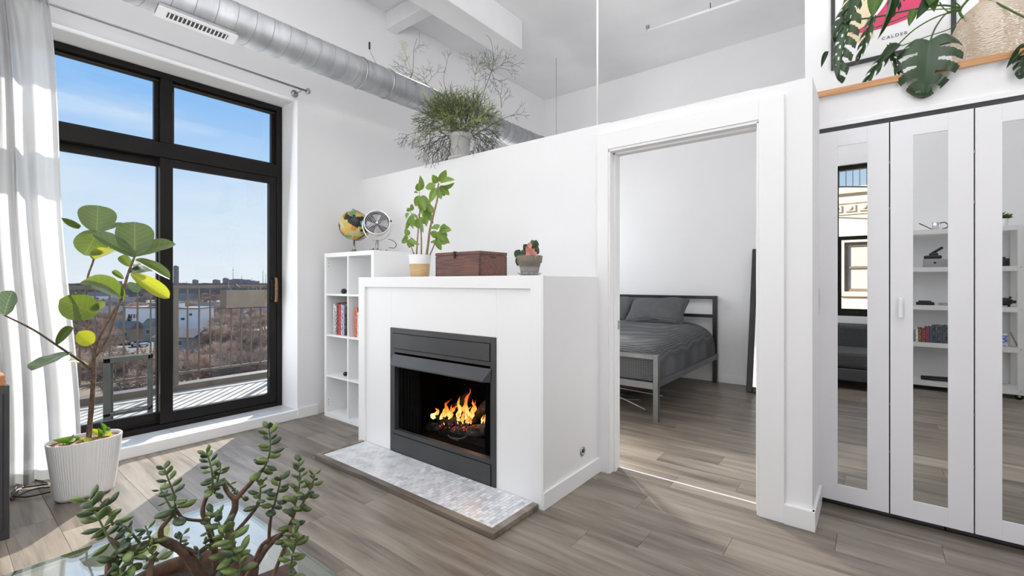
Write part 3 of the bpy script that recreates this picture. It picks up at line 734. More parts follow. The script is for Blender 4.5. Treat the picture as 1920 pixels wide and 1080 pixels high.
closet_door(2, -0.248, 'white closet door nearest the bedroom, mirror showing the window')
closet_door(3, 0.066, 'white closet door with a small white pull handle', handle=0.108)
closet_door(4, 0.380, 'white closet door at the right edge of the view', handle=None)
closet_door(5, 0.694, 'white closet door just outside the right edge', handle=0.96)
closet_door(6, 1.008, 'white closet door second beyond the right edge')
closet_door(7, 1.322, 'white closet door farthest right beyond the view')
struct(B(1.64, 2.99, 3.10, 3.13, 0, 2.09).build('wall_beside_closet', wall_m), 'white wall right of the closet doors')
bp_ = thing('latch_plate', (-0.248, 3.09, 1.15), 'small metal latch on the wall end beside the closet', 'latch')
B(-0.252, -0.239, 3.075, 3.088, 1.05, 1.20).build('plate', nickel_m, bp_, bevel=0.002)
B(-0.246, -0.236, 3.06, 3.075, 1.09, 1.16).build('tongue', chrome_m, bp_, bevel=0.002)

# ================================================================== FIREPLACE
fp = thing('fireplace', (-2.265, 2.4, 0), 'white boxed fireplace with charcoal steel insert and burning logs', 'fireplace')
Y0 = 2.07; HX0, HX1, HZ0, HZ1 = -2.741, -1.746, 0.012, 0.908
mb = MB(); mb.box(-3.12, HX0, Y0, 2.73, 0, 1.27).box(HX1, -1.411, Y0, 2.73, 0, 1.27).box(HX0, HX1, Y0, 2.73, HZ1, 1.27).box(HX0, HX1, 2.62, 2.73, 0, HZ1)
mb.build('surround', trim_m, fp, bevel=0.002)
for bb in ((-3.122, -3.042, 2.052, 2.07, 0, 1.272), (-1.487, -1.409, 2.052, 2.07, 0, 1.272), (-3.042, -1.487, 2.052, 2.07, 1.198, 1.272)):
    B(*bb).build('trim_board', trim_m, fp, bevel=0.0025)
B(-1.4105, -1.402, 2.054, 2.075, 0, 1.272).build('corner_bead', trim_m, fp, bevel=0.002)
ins = MB().box(HX0, -2.690, 2.062, 2.10, HZ0, HZ1).box(-1.786, HX1, 2.062, 2.10, HZ0, HZ1).box(-2.690, -1.786, 2.062, 2.10, 0.735, HZ1).box(-2.690, -1.786, 2.062, 2.10, HZ0, 0.182)
ins.build('insert_frame', steel_m, fp, bevel=0.0015)['label'] = 'charcoal steel frame'
for nm_, bb in (('vent_panel', (-2.700, -1.790, 0.765, 0.868)), ('lower_panel', (-2.700, -1.782, 0.022, 0.150))):
    a, b_, c, d = bb
    pn_ = B(a, b_, 2.0575, 2.063, c, d).build(nm_, steel_m, fp, bevel=0.0008)
    g_ = .0035
    B(a - g_, b_ + g_, 2.0600, 2.0625, c - g_, d + g_).build('panel_groove', soot_m, pn_)['label'] = 'thin black groove round the panel'
mb = MB()
mb.add([(-2.700, 2.058, 0.722), (-1.775, 2.058, 0.722), (-1.815, 2.022, 0.652), (-2.690, 2.022, 0.652), (-1.778, 2.058, 0.640), (-2.700, 2.058, 0.640), (-1.815, 2.022, 0.643), (-2.690, 2.022, 0.643)],
       [(0, 3, 2, 1), (3, 7, 6, 2), (1, 2, 6, 4), (0, 5, 7, 3), (5, 4, 6, 7), (0, 1, 4, 5)])
mb.build('hood', steel_m, fp, bevel=0.001)['label'] = 'sloping steel smoke hood'
mb = MB()
mb.box(-2.69, -2.66, 2.10, 2.60, 0.14, 0.74).box(-1.815, -1.786, 2.10, 2.60, 0.14, 0.74).box(-2.69, -1.786, 2.57, 2.60, 0.14, 0.74).box(-2.69, -1.786, 2.10, 2.60, 0.14, 0.165).box(-2.69, -1.786, 2.10, 2.60, 0.72, 0.74)
mb.build('firebox', soot_m, fp)['label'] = 'black sooty firebox lining'
for (a, b_) in ((-2.682, -2.46), (-1.87, -1.79)):
    def fnc(u, v, a=a, b_=b_): return Vector((lerp(a, b_, u), 2.112 + 0.011 * math.sin(u * (b_ - a) * 190) + 0.003 * math.sin(u * 37), lerp(0.185, 0.70, v)))
    MB().grid(fnc, 64, 2).build('mesh_curtain', soot_m, fp)['label'] = 'dark drawn chain mesh'
gr = MB()
for x in [-2.45 + 0.075 * i for i in range(9)]:
    gr.tube([(x, 2.24, 0.285), (x, 2.26, 0.225), (x, 2.45, 0.225), (x, 2.48, 0.26)], 0.008, 6)
gr.box(-2.47, -1.83, 2.30, 2.315, 0.208, 0.222).box(-2.47, -1.83, 2.42, 2.435, 0.208, 0.222)
for x in (-2.42, -1.88): gr.box(x, x + .015, 2.28, 2.295, 0.165, 0.215).box(x, x + .015, 2.42, 2.435, 0.165, 0.215)
gr.build('grate', beddark_m, fp)
B(-2.40, -1.88, 2.22, 2.48, 0.166, 0.20).build('ash_bed', ember_m, fp)
em_ = MB()
for i in range(34):
    p_ = ony(R_.uniform(822, 905), R_.gauss(801, 3.5), R_.uniform(2.21, 2.24)); em_.sphere(p_, R_.uniform(.0015, .0035), 5, 4)
eo_ = em_.build('embers', mat('ember_glow', (.3, .02, .01), emit=((1.0, 0.07, 0.04), 1.6)), fp); eo_['kind'] = 'stuff'; eo_['label'] = 'red glowing embers'
def log(p0, p1, r):
    p0 = Vector(p0); p1 = Vector(p1); L = []; rr = []
    for i in range(9):
        t = i / 8; L.append(p0.lerp(p1, t) + Vector((R_.uniform(-.004, .004), R_.uniform(-.004, .004), R_.uniform(-.004, .004)))); rr.append(r * (1 + R_.uniform(-.12, .12)) * (0.86 if i in (0, 8) else 1))
    MB().tube(L, rr, 10).build('log', char_m, fp)
log(ony(800, 806, 2.27), ony(892, 783, 2.33), 0.038)
log(ony(846, 812, 2.26), ony(922, 806, 2.30), 0.040)
log(ony(826, 790, 2.36), ony(882, 738, 2.42), 0.028)
log(ony(872, 800, 2.34), ony(922, 752, 2.42), 0.036)
log(ony(842, 792, 2.43), ony(905, 790, 2.44), 0.040)
log(ony(806, 822, 2.24), ony(862, 826, 2.22), 0.020)
def flame(cx, cy, y, w, top, n=3, lean=0.0):
    mb = MB()
    for k in range(n):
        bx = cx + (k - (n - 1) / 2) * w * 0.55; hgt = (cy - top) * (1 if k == n // 2 else R_.uniform(.5, .75))
        pts = []; rr = []
        for i in range(12):
            t = i / 11
            pts.append(ony(bx + lean * t * hgt + (math.sin(t * 8 + k * 2.3 + cx) * .13 + math.sin(t * 17 + k * 5 + cy) * .05) * w * (.3 + t), cy - t * hgt, y + 0.012 * math.sin(k * 3 + t * 4)))
            rr.append(max(0.0008, (w / FPX * 2.7) * 0.34 * (math.sin(min(1, t * 1.9 + 0.10) * PI * 0.62) ** 1.2) * (1 - t) ** 0.9 * (1 + .25 * math.sin(t * 19 + k * 3 + cx))))
        mb.tube(pts, rr, 10)
    return mb.build('flame', flame_m, fp)
flame(826, 786, 2.265, 26, 746, 3, 0.5)
flame(838, 782, 2.29, 14, 758, 2, 0.3)
flame(872, 786, 2.285, 24, 726, 3, 0.10)
flame(879, 784, 2.28, 12, 746, 2, 0.25)
flame(867, 795, 2.25, 15, 762, 3, 0.1)
flame(880, 795, 2.25, 12, 778, 2, -0.1)
flame(905, 794, 2.26, 9, 764, 2, 0.2)
flame(833, 797, 2.245, 6, 784, 1)
gl_ = MB().tube([ony(858 + 18 * math.cos(a), 814 + 9 * math.sin(a), 2.13) for a in [PI * .15 + i * PI * .8 / 10 for i in range(11)]], 0.004, 6).build('u_highlight_loop', steel_m, fp)  # loop shaped to draw the U of highlight in the firebox opening
fl_l = light('POINT', 'fire_glow', (-2.12, 2.27, 0.36), 0.7, color=(1.0, 0.42, 0.12)); fl_l.data.shadow_soft_size = 0.06
ot = MB().lathe([(0.028, 0), (0.028, 0.006), (0.018, 0.008), (0.014, 0.002)], (0, 0, 0), 20)
ot.v = [Vector((-1.411 + v.z, 2.493 + v.x, 0.193 + v.y)) for v in ot.v]
oo = ot.build('gas_valve', outlet_m, fp); oo['label'] = 'round metal gas key valve'
MB().tube([(-1.412, 2.493, 0.193), (-1.402, 2.493, 0.193)], 0.008, 10).build('key_hole', black_m, oo)

# hearth
he = B(-3.04, -1.47, 1.712, 2.07, 0, 0.024).build('hearth', grout_m)
tag(he, 'low marble mosaic hearth slab with wood edging in front of the fireplace', 'hearth')
for bb in ((-3.08, -1.43, 1.672, 1.712, 0, 0.031), (-3.08, -3.04, 1.712, 2.052, 0, 0.031), (-1.47, -1.43, 1.712, 2.052, 0, 0.031)):
    B(*bb).build('edging', plank_m, he, bevel=0.004)['label'] = 'grey wood edging strip'
tile_me = {}
def tile(x0, x1, y0, y1, zt):
    key = (round(x1 - x0, 4), round(y1 - y0, 4))
    if key not in tile_me:
        me = MB().box(0, key[0], 0, key[1], 0, 0.0055).mesh('tile', Vector((0, 0, 0))); me.materials.append(marble_m); tile_me[key] = me
    share('tile', tile_me[key], he, Matrix.Translation((x0, y0, zt)))
tl = []
tw, tlg = 0.0235, 0.047; x = -1.4705; ci = 0
while x - tw > -3.04:
    yb_ = 1.7125 - (tlg * 0.5 if ci % 2 else 0)
    while yb_ < 2.052:
        a = max(yb_, 1.7125); b_ = min(yb_ + tlg, 2.0515)
        if b_ - a > 0.006: tl.append((x - tw + 0.0008, x - 0.0008, a + 0.0008, b_ - 0.0008))
        yb_ += tlg
    x -= tw; ci += 1
far = MB()
for i, t_ in enumerate(tl):
    zt = 0.0235 + R_.uniform(0, 0.0007)
    if i < 300: tile(*t_, zt)
    else: far.box(*t_, zt, zt + 0.0055)
fo = far.build('mosaic_tiles', marble_m, he); fo['kind'] = 'stuff'

# ================================================================== CUBE SHELF
KX0, KX1, KY0, KY1, KH = -4.0, -3.235, 2.27, 2.66, 1.50
ks = thing('cube_bookcase', ((KX0 + KX1) / 2, 2.465, 0), 'white two by four cube bookcase beside the fireplace', 'bookcase')
t_ = 0.038
B(KX0, KX0 + t_, KY0, KY1, 0, KH - t_).build('side_panel', lam_m, ks, bevel=0.001); B(KX1 - t_, KX1, KY0, KY1, 0, KH - t_).build('side_panel', lam_m, ks, bevel=0.001)
B(KX0, KX1, KY0, KY1, KH - t_, KH).build('top_panel', lam_m, ks, bevel=0.001); B(KX0 + t_, KX1 - t_, KY0, KY1, 0, t_).build('bottom_panel', lam_m, ks, bevel=0.001)
xm = (KX0 + KX1) / 2
B(xm - .009, xm + .009, KY0 + .002, KY1, t_, KH - t_).build('divider', lam_m, ks, bevel=0.001)
rowz = [0.375, 0.748, 1.120]
for z in rowz:
    for (a, b_) in ((KX0 + t_, xm - .009), (xm + .009, KX1 - t_)): B(a, b_, KY0 + .001, KY1, z - .009, z + .009).build('shelf', lam_m, ks, bevel=0.001)
B(KX0 + t_, KX1 - t_, KY1 - .004, KY1, t_, KH - t_).build('back_panel', lam_m, ks)
q = MB()
for z in (0.10, 0.125, 0.15, 1.38, 1.41): q.sphere((KX0 + t_ + 0.001, KY0 + 0.02, z), 0.004, 6, 4)
q.build('peg_hole', outlet_m, ks)
bmats = {}
def bookmat(c, c2=None):
    k = (c, c2)
    if k not in bmats: bmats[k] = mat('book_cloth', c, c2 or tuple(x * .7 for x in c), rough=0.55, scale=30, stretch=(1, 1, 2), lo=.45, hi=.55)
    return bmats[k]
def book(x, w, y, d, z, h, c, label, group, c2=None, tilt=0.0, face=1):
    b_ = thing('book', (x + w / 2, y + face * d / 2, z), label, 'book', group)
    M = Matrix.Translation((x, y, z)) @ Matrix.Rotation(tilt, 4, 'Y')
    t = min(0.0025, w * .15); dd = face * d
    mb = MB().box(0, t, 0, dd, 0, h, M).box(w - t, w, 0, dd, 0, h, M).box(t, w - t, 0, face * 0.003, 0, h, M)
    mb.build('cover', bookmat(c, c2), b_)
    MB().box(t, w - t, face * 0.003, dd - face * 0.004, 0.003, h - 0.004, M).build('pages', paper_m, b_)
    return b_
G1 = 'books in the upper left cube'
bx = -3.905; zz = 0.757
for (w, hh, c, c2, lab) in ((0.018, .275, (.62, .66, .66), None, 'pale grey green book, first in the left cube'), (0.020, .285, (.78, .78, .76), (.3, .3, .3), 'tall white book with dark spine print in the left cube'),
                            (0.022, .268, (.60, .60, .58), (.10, .10, .10), 'black and white speckled book in the left cube'), (0.030, .290, (.09, .025, .02), (.3, .05, .04), 'thick dark brown red book in the left cube'),
                            (0.030, .280, (.62, .06, .09), (.45, .03, .05), 'thick bright red book in the left cube'), (0.016, .283, (.72, .70, .72), (.4, .3, .35), 'thin white book right of the thick red one'),
                            (0.020, .275, (.10, .14, .35), (.5, .5, .6), 'blue and white book in the left cube'), (0.018, .270, (.55, .55, .55), None, 'light grey book in the left cube'),
                            (0.024, .262, (.03, .03, .035), (.10, .1, .1), 'black book against the middle divider')):
    book(bx, w - .001, 2.30 + R_.uniform(0, .008), .22, zz, hh, c, lab, G1, c2); bx += w + .001
bx = -3.555
for (w, hh, c, c2, lab) in ((0.038, .255, (.66, .035, .03), (.5, .2, .1), 'thick red book in the right cube'), (0.022, .215, (.78, .76, .72), (.5, .5, .5), 'white book right of the thick red one in right cube'),
                            (0.02, .235, (.45, .52, .55), None, 'pale blue book in the right cube')):
    book(bx, w - .001, 2.30, .2, zz, hh, c, lab, 'books in the upper right cube', c2); bx += w + .001
for (px, py, r, lab) in ((646, 545, .026, 'small black ball ornament on the second cube shelf'), (649, 697, .022, 'small black pebble ornament low in the left cube column')):
    p = ony(px, py, 2.34)
    zb = 1.1295 if py < 600 else 0.384
    o_ = thing('ornament', (p.x - .01, 2.34, zb), lab, 'ornament')
    MB().sphere((p.x - .01, 2.34, zb + r * .9), r, 16, 10, (1, 1, .9)).build('body', black_m, o_); MB().tube([(p.x - .01 - r * .95, 2.34, zb + r), (p.x - .01, 2.34 - r * .98, zb + r), (p.x - .01 + r * .95, 2.34, zb + r)], .002, 6).build('band', nickel_m, o_)

# ================================================================== DUCT, VENT, ROD, CURTAIN
DX, DZ, DR = -3.41, 3.0, 0.125
du = thing('ventilation_duct', (DX, 2.4, DZ - DR), 'round galvanised spiral duct running along the window wall', 'duct')
mb = MB().tube([(DX, -1.2, DZ), (DX, 6.05, DZ)], DR, 40); mb.build('duct_tube', galv_m, du)
pts = []; tt = 0
while True:
    y = -1.15 + tt * 0.115
    if y > 6.0: break
    a = 2 * PI * tt
    pts.append((DX + (DR + .0005) * math.cos(a), y, DZ + (DR + .0005) * math.sin(a))); tt += 1 / 28
MB().tube(pts, 0.0022, 5).build('spiral_seam', galvd_m, du)
for y in (2.25, 2.52, 4.9):
    MB().tube([(DX, y - .006, DZ), (DX, y + .006, DZ)], DR + .006, 40).build('coupling_band', galvd_m, du)
hg = MB(); hg.tube([(DX + .1, 2.35, DZ + .08), (DX + .02, 2.35, DZ + .20), (DX, 2.35, DZ + .26)], .0015, 5).tube([(DX, 2.35, DZ + .24), (DX, 2.35, DZ + .30)], .008, 6)
hg.build('hanger_clip', beddark_m, du)['label'] = 'small dark hanger clip'
# register on the underside, facing the room
M = Matrix.Translation((DX, 1.06, DZ)) @ Matrix.Rotation(math.radians(72), 4, 'Y')
vt = thing('air_register', (DX + .08, 1.06, DZ - .11), 'white slotted air register fixed to the underside of the duct', 'vent')
x0_ = DR - 0.004
MB().box(x0_, x0_ + 0.028, -0.215, 0.215, -0.045, 0.045, M).build('housing', nickel_m, vt, bevel=0.002)
MB().box(x0_ + 0.028, x0_ + 0.031, -0.218, 0.218, -0.048, 0.048, M).build('face_plate', trim_m, vt, bevel=0.001)
MB().box(x0_ + 0.0312, x0_ + 0.0325, -0.165, 0.165, -0.022, 0.022, M).build('slot_recess', black_m, vt)
for i in range(15):
    yy = -0.154 + i * 0.022
    MB().box(x0_ + 0.032, x0_ + 0.038, yy - .003, yy + .003, -0.022, 0.022, M).build('louver', trim_m, vt)

rd = thing('curtain_rod', (-3.98, 0.8, 2.94), 'thin brushed metal curtain rod above the balcony window', 'curtain rod')
MB().tube([(-3.98, -0.9, 2.943), (-3.98, 2.09, 2.943)], 0.0085, 12).build('rod', nickel_m, rd)
MB().tube([(-3.98, 2.085, 2.943), (-3.98, 2.095, 2.943), (-3.98, 2.10, 2.943), (-3.98, 2.118, 2.943)], [.012, .027, .030, .020], 20).build('finial', nickel_m, rd)
for y in (2.04, -0.8):
    q = MB().tube([(XW, y, 2.93), (XW + .006, y, 2.93)], 0.032, 20).tube([(XW, y, 2.93), (-4.0, y, 2.925), (-3.98, y, 2.93)], 0.006, 8)
    q.build('bracket', nickel_m, rd)
cu = thing('curtain', (-3.97, 0.05, 0.03), 'sheer white curtain hanging at the left of the balcony window', 'curtain')
def curt(u, v):
    z = lerp(0.035, 2.985, v)
    yr = 0.455 + 0.14 * (1 - v) ** 0.8 + (0.012 * math.sin(v * 9))
    yl = -0.75 - 0.05 * (1 - v)
    pinch = max(0.0, 1 - abs(v - 0.985) / 0.16)
    # gather folds irregularly
    ph = u * 17 + 0.35 * math.sin(u * 17) + 0.25 * math.sin(v * 2.2 + u * 5)
    y = lerp(yl, yr, u) + 0.012 * math.sin(ph * 2 * PI * .5 + 1)
    amp = lerp(0.045, 0.020, v ** 3)
    amp *= 1 - 0.35 * pinch
    x = -3.972 + amp * math.sin(ph * 2 * PI) * (0.75 + .25 * math.sin(u * 31)) + 0.010 * math.sin(ph * 9 + v * 5) + 0.006 * math.sin(u * 173 + v * 3)
    if v > .955: x = lerp(x, -3.968 + 0.013 * math.sin(ph * 6 * PI), (v - .955) / .045)
    return Vector((x, y, z))
MB().grid(curt, 300, 60).build('curtain_panel', curtain_m, cu)
def hem(u, v):
    p = curt(u, v * 0.02); return Vector((p.x + .002, p.y, p.z))
MB().grid(hem, 300, 2).build('hem', curtain_m, cu)
for i in range(9):
    y = -0.66 + i * 0.134
    MB().tube([(-3.98 + .017 * math.cos(a), y, 2.943 + .017 * math.sin(a)) for a in [2 * PI * k / 12 for k in range(12)]], 0.0035, 6, closed=True).build('tab_loop', curtain_m, cu)

# ceiling services
sk = thing('sprinkler_pipe', (-1.2, 4.78, 3.9), 'thin white sprinkler pipe below the ceiling above the bedroom', 'pipe')
MB().tube([(-1.9, 4.76, 3.93), (0.2 - .6, 4.82, 3.93)], 0.012, 10).build('pipe', trim_m, sk)
MB().tube([(-1.9, 4.76, 3.93), (-1.9, 4.76, 3.965)], 0.012, 8).tube([(-1.9, 4.76, 3.955), (-1.9, 4.76, 3.975)], .022, 8).build('sprinkler_head', nickel_m, sk)
MB().tube([(-1.27, 4.79, 3.93), (-1.27, 4.79, 4.0)], 0.004, 6).build('hanger', beddark_m, sk)
cdt = MB().tube([(-1.46, 2.785, 2.272), (-1.46, 2.785, CZ)], 0.0065, 10).build('conduit', trim_m)
tag(cdt, 'thin white vertical conduit rising from the partition to the ceiling', 'conduit')
cdt2 = MB().tube([(-3.21, 5.0, 3.1), (-3.21, 5.0, CZ)], 0.003, 6).tube([(-3.21, 5.0, 3.07), (-3.21, 5.0, 3.11)], .012, 8).build('hanging_cord', nickel_m)
tag(cdt2, 'thin cord hanging from the bedroom ceiling near the corner', 'cord')

# ================================================================== ON THE CUBE SHELF: GLOBE AND FAN
gp = ony(664, 423, 2.46); gc = Vector((gp.x, 2.46, 1.765))
gb = thing('globe', (gc.x, gc.y, 1.501), 'colourful desk globe with black oceans on the bookcase', 'globe')
MB().sphere((0, 0, 0), 0.138, 36, 24)
gl = MB().sphere(gc, 0.138, 36, 24).build('sphere', globe_m, gb)
ax = Vector((0.30, -0.25, 0.92)).normalized()
sd_ = ax.cross(Vector((0.6, -0.8, 0))).normalized()
arc = [gc + (ax * math.cos(a) + sd_ * math.sin(a)) * 0.147 for a in [PI * i / 18 for i in range(19)]]
MB().tube(arc, 0.005, 8).build('meridian_arm', nickel_m, gb)
MB().lathe([(0.062, 0), (0.06, 0.010), (0.030, 0.022), (0.012, 0.05), (0.008, 0.13)], (gc.x + .0, gc.y, 1.501), 24).build('base', nickel_m, gb)
MB().tube([arc[0], arc[0] + ax * .01], .012, 10).build('pole_cap', nickel_m, gb)

fc = ony(707, 418, 2.40); fc = Vector((fc.x, 2.40, fc.z)); fr = 0.112
fn = thing('desk_fan', (fc.x, fc.y, 1.501), 'round chrome retro desk fan on the bookcase beside the globe', 'fan')
fdir = (CAM - fc); fdir.z = 0; fdir = fdir.normalized(); fdir = (fdir + Vector((-0.10, 0, 0.22))).normalized()
Mf = Matrix.Translation(fc) @ fdir.to_track_quat('Z', 'Y').to_matrix().to_4x4()
def loc(mb, M): mb.v = [M @ v for v in mb.v]; return mb
loc(MB().lathe([(fr * .55, -0.12), (fr * .80, -0.10), (fr * .97, -0.03), (fr, 0.012), (fr * .98, .02), (fr * .93, .014), (fr * .93, -.02), (fr * .75, -.09)], (0, 0, 0), 40, cap=False), Mf).build('drum', chrome_m, fn)
loc(MB().lathe([(fr * .90, -0.05), (0.001, -0.052)], (0, 0, 0), 30, cap=False), Mf).build('dark_interior', black_m, fn)
g = MB()
for k in range(1, 9): g.tube([(fr * .93 * k / 8.2 * math.cos(a), fr * .93 * k / 8.2 * math.sin(a), .012) for a in [2 * PI * i / 32 for i in range(32)]], 0.0017, 5, closed=True)
for k in range(6): g.tube([(0, 0, .010), (fr * .95 * math.cos(k * PI / 3 + .3), fr * .95 * math.sin(k * PI / 3 + .3), .010)], .0016, 5)
loc(g, Mf).build('grille', chrome_m, fn)
loc(MB().sphere((0, 0, .014), .013, 12, 8, (1, 1, .6)), Mf).build('hub_badge', chrome_m, fn)
bl = MB()
for k in range(4):
    a0 = k * PI / 2
    bl.add([(0.012 * math.cos(a0), 0.012 * math.sin(a0), -.03), (fr * .8 * math.cos(a0 - .35), fr * .8 * math.sin(a0 - .35), -.038), (fr * .85 * math.cos(a0 + .1), fr * .85 * math.sin(a0 + .1), -.03), (fr * .78 * math.cos(a0 + .5), fr * .78 * math.sin(a0 + .5), -.018)], [(0, 1, 2, 3)])
loc(bl, Mf).build('blades', nickel_m, fn, solid=.001)
rt = Mf.to_3x3() @ Vector((1, 0, 0)); rt.z = 0; rt.normalize()
bk = []
for i in range(17):
    a = -PI * .08 + (PI * 1.16) * i / 16
    bk.append(fc + rt * (fr * 1.10 * math.cos(a)) + Vector((0, 0, -1)) * (fr * 1.28 * math.sin(a)) - fdir * .04)
MB().tube(bk, 0.006, 8).build('yoke', chrome_m, fn)
for s_ in (0, -1): MB().tube([bk[s_], bk[s_] + (fc - fdir * .04 - bk[s_]).normalized() * .012], .010, 10).build('knob', black_m, fn)
fb = Vector((fc.x, fc.y, 1.501)) - fdir * .03; fb.z = 1.501
MB().lathe([(0.080, 0), (0.078, 0.008), (0.055, 0.018), (0.020, 0.030), (0.012, 0.10)], fb, 28).build('base', chrome_m, fn)
for k in range(3): MB().tube([fb + Vector((.074 * math.cos(k * 2.1 + 1), .074 * math.sin(k * 2.1 + 1), .004)), fb + Vector((.074 * math.cos(k * 2.1 + 1), .074 * math.sin(k * 2.1 + 1), .016))], .008, 8).build('foot', black_m, fn)
cp = [ony(px, py, 2.45) for px, py in ((728, 448), (738, 452), (743, 459), (739, 465), (730, 464))]
MB().tube(smoothpath(cp), 0.0028, 6).build('power_cord', black_m, fn)

# ================================================================== ON THE MANTEL
MZ = 1.273
xl = ony(817, 500, 2.16).x; xr_ = ony(899, 500, 2.16).x; yb_ = onx(950, 500, xr_).y; zt = ony(899, 470, 2.16).z
bx_ = thing('wooden_box', ((xl + xr_) / 2, (2.16 + yb_) / 2, MZ), 'old dark red brown wooden box with hinged lid on the mantel', 'box')
zl = zt - 0.020
B(xl, xr_, 2.16, yb_, MZ, zl - .001).build('box_body', boxwood_m, bx_, bevel=0.001)
B(xl - .002, xr_ + .003, 2.157, yb_ + .002, zl, zt).build('lid', boxwood_m, bx_, bevel=0.002)
B(xl - .0015, xr_ + .0025, 2.158, yb_ + .001, MZ, MZ + .004).build('bottom_edge', boxdark_m, bx_)
lx = ony(853, 480, 2.16).x
q = MB().box(lx - .007, lx + .007, 2.150, 2.158, zl - .022, zt + .002).box(lx - .007, lx + .007, 2.150, 2.175, zt, zt + .004).box(lx - .009, lx + .009, 2.148, 2.152, zl - .004, zl + .008)
q.build('latch', beddark_m, bx_, bevel=0.001)
fjs = MB(); n_ = 10
for i in range(n_):
    z0 = MZ + .006 + i * (zl - MZ - .012) / n_; dz = (zl - MZ - .012) / n_ * .5
    fjs.box(xl - .0015, xl + .012, 2.1585, 2.166, z0, z0 + dz).box(xr_ - .008, xr_ + .0015, 2.1585, 2.170, z0, z0 + dz).box(xr_ - .004, xr_ + .0015, yb_ - .012, yb_ + .0015, z0, z0 + dz)
fjs.build('finger_joints', boxdark_m, bx_)
hy = onx(925, 483, xr_).y
B(xr_ - .001, xr_ + .0012, hy - .028, hy + .028, zl - .020, zl - .010).build('handle_slot', black_m, bx_, bevel=0.001)

def leafgeo(n=8, fold=.18, droop=.25, prof=None, wav=0.0):
    mb = MB()
    def fn(u, v):
        w = prof(u); x = (v - .5) * w; ed = abs(v - .5) * 2
        z = fold * ed * w * .5 - droop * u * u + wav * math.sin(u * 16) * ed * .5
        return Vector((x, u, z))
    mb.grid(fn, n, 4)
    return mb
def prof_oval(u): return max(0.02, math.sin(PI * min(1, u) ** .85) ** .75)
def prof_fiddle(u):
    pts = [(0, .12), (.05, .36), (.12, .56), (.22, .74), (.35, .88), (.5, .97), (.62, 1.0), (.74, .95), (.84, .82), (.91, .64), (.96, .42), (1, .06)]
    for (a, b_), (c, d) in zip(pts, pts[1:]):
        if u <= c: return b_ + (d - b_) * (u - a) / (c - a)
    return .1
def prof_jade(u): return max(.03, math.sin(PI * u ** 1.25) ** .7)
def mkmesh(mb, name, m):
    me = mb.mesh(name, Vector((0, 0, 0))); me.materials.append(m); return me
def leaf_matrix(base, tip, width, nrm, zsc=None):
    y = tip - base; L = y.length; yn = y.normalized()
    x = yn.cross(nrm); x = x.normalized() if x.length > 1e-5 else yn.orthogonal().normalized()
    z = x.cross(yn)
    M = Matrix.Identity(4)
    zz_ = zsc if zsc else L
    for i in range(3):
        M[i][0] = x[i] * width; M[i][1] = yn[i] * L; M[i][2] = z[i] * zz_; M[i][3] = base[i]
    return M
def put_leaf(me, parent, base, tip, width, tilt=0.3, name='leaf', nrm=None):
    n = (CAM - base).normalized() if nrm is None else Vector(nrm)
    n = (n + Vector((R_.uniform(-tilt, tilt), R_.uniform(-tilt, tilt), R_.uniform(-tilt, tilt)))).normalized()
    return share(name, me, parent, leaf_matrix(base, tip, width, n))

# umbrella plant
pc = ony(787, 500, 2.30); pc = Vector((pc.x, 2.30, MZ))
up_ = thing('potted_umbrella_plant', pc, 'leafy umbrella plant in white and tan pot on the mantel', 'potted plant')
MB().lathe([(0.066, 0), (0.069, 0.004), (0.0775, 0.098)], pc, 40).build('pot_lower', tanpot_m, up_)['label'] = 'tan lower band'
MB().lathe([(0.0775, 0.098), (0.085, 0.166), (0.082, 0.168), (0.079, 0.160), (0.074, .11)], pc, 40, cap=False).build('pot_upper', pot_m, up_)['label'] = 'white glazed upper band'
MB().lathe([(0.077, 0.148), (0.001, 0.154)], pc, 24, cap=False).build('soil', soil_m, up_)
def up(px, py, dy=0.0): return ony(px, py, 2.30 + dy)
for pts, r in (([(800, 478), (803, 455), (806, 430), (813, 402), (820, 372), (821, 352), (823, 343)], (.0095, .005)), ([(781, 478), (783, 445), (785, 420), (787, 395), (786, 365)], (.006, .004)),
               ([(790, 478), (790, 445), (788, 425), (785, 402)], (.006, .004)), ([(776, 476), (772, 465), (768, 450)], (.005, .003)), ([(806, 478), (813, 462), (818, 448)], (.006, .004)),
               ([(806, 425), (812, 428), (820, 430)], (.004, .003)), ([(785, 420), (778, 412), (770, 398)], (.003, .002)), ([(820, 360), (812, 350), (805, 348)], (.003, .002)), ([(785, 402), (795, 395), (800, 385)], (.003, .002))):
    P = smoothpath([up(a, b_, R_.uniform(-.01, .01)) for a, b_ in pts]); k = len(P)
    MB().tube(P, [lerp(r[0], r[1], i / (k - 1)) for i in range(k)], 8).build('stem', tanbark_m, up_)
sch_me = [mkmesh(leafgeo(8, .25, .28, prof_oval), 'leaf', sch_m), mkmesh(leafgeo(8, .1, .12, prof_oval), 'leaf', sch_m)]
clusters = [((822, 346), [(805, 378), (796, 352), (833, 366), (848, 352), (845, 332), (812, 330), (836, 320), (826, 372), (841, 364)], 15),
            ((787, 362), [(778, 388), (783, 344), (797, 392), (807, 388), (791, 334), (779, 362), (790, 398)], 14),
            ((800, 382), [(793, 408), (808, 415), (812, 398), (799, 420)], 13),
            ((770, 398), [(757, 410), (762, 434), (776, 422), (783, 408), (774, 382), (764, 390), (771, 428)], 11),
            ((785, 404), [(781, 428), (792, 436), (798, 420)], 11),
            ((768, 444), [(752, 456), (768, 466), (779, 458), (760, 430), (774, 462), (756, 447)], 12),
            ((820, 430), [(843, 430), (841, 457), (826, 461), (810, 447), (806, 424), (833, 420), (832, 452), (816, 420), (838, 444)], 17),
            ((818, 446), [(809, 462), (826, 470), (832, 458)], 12)]
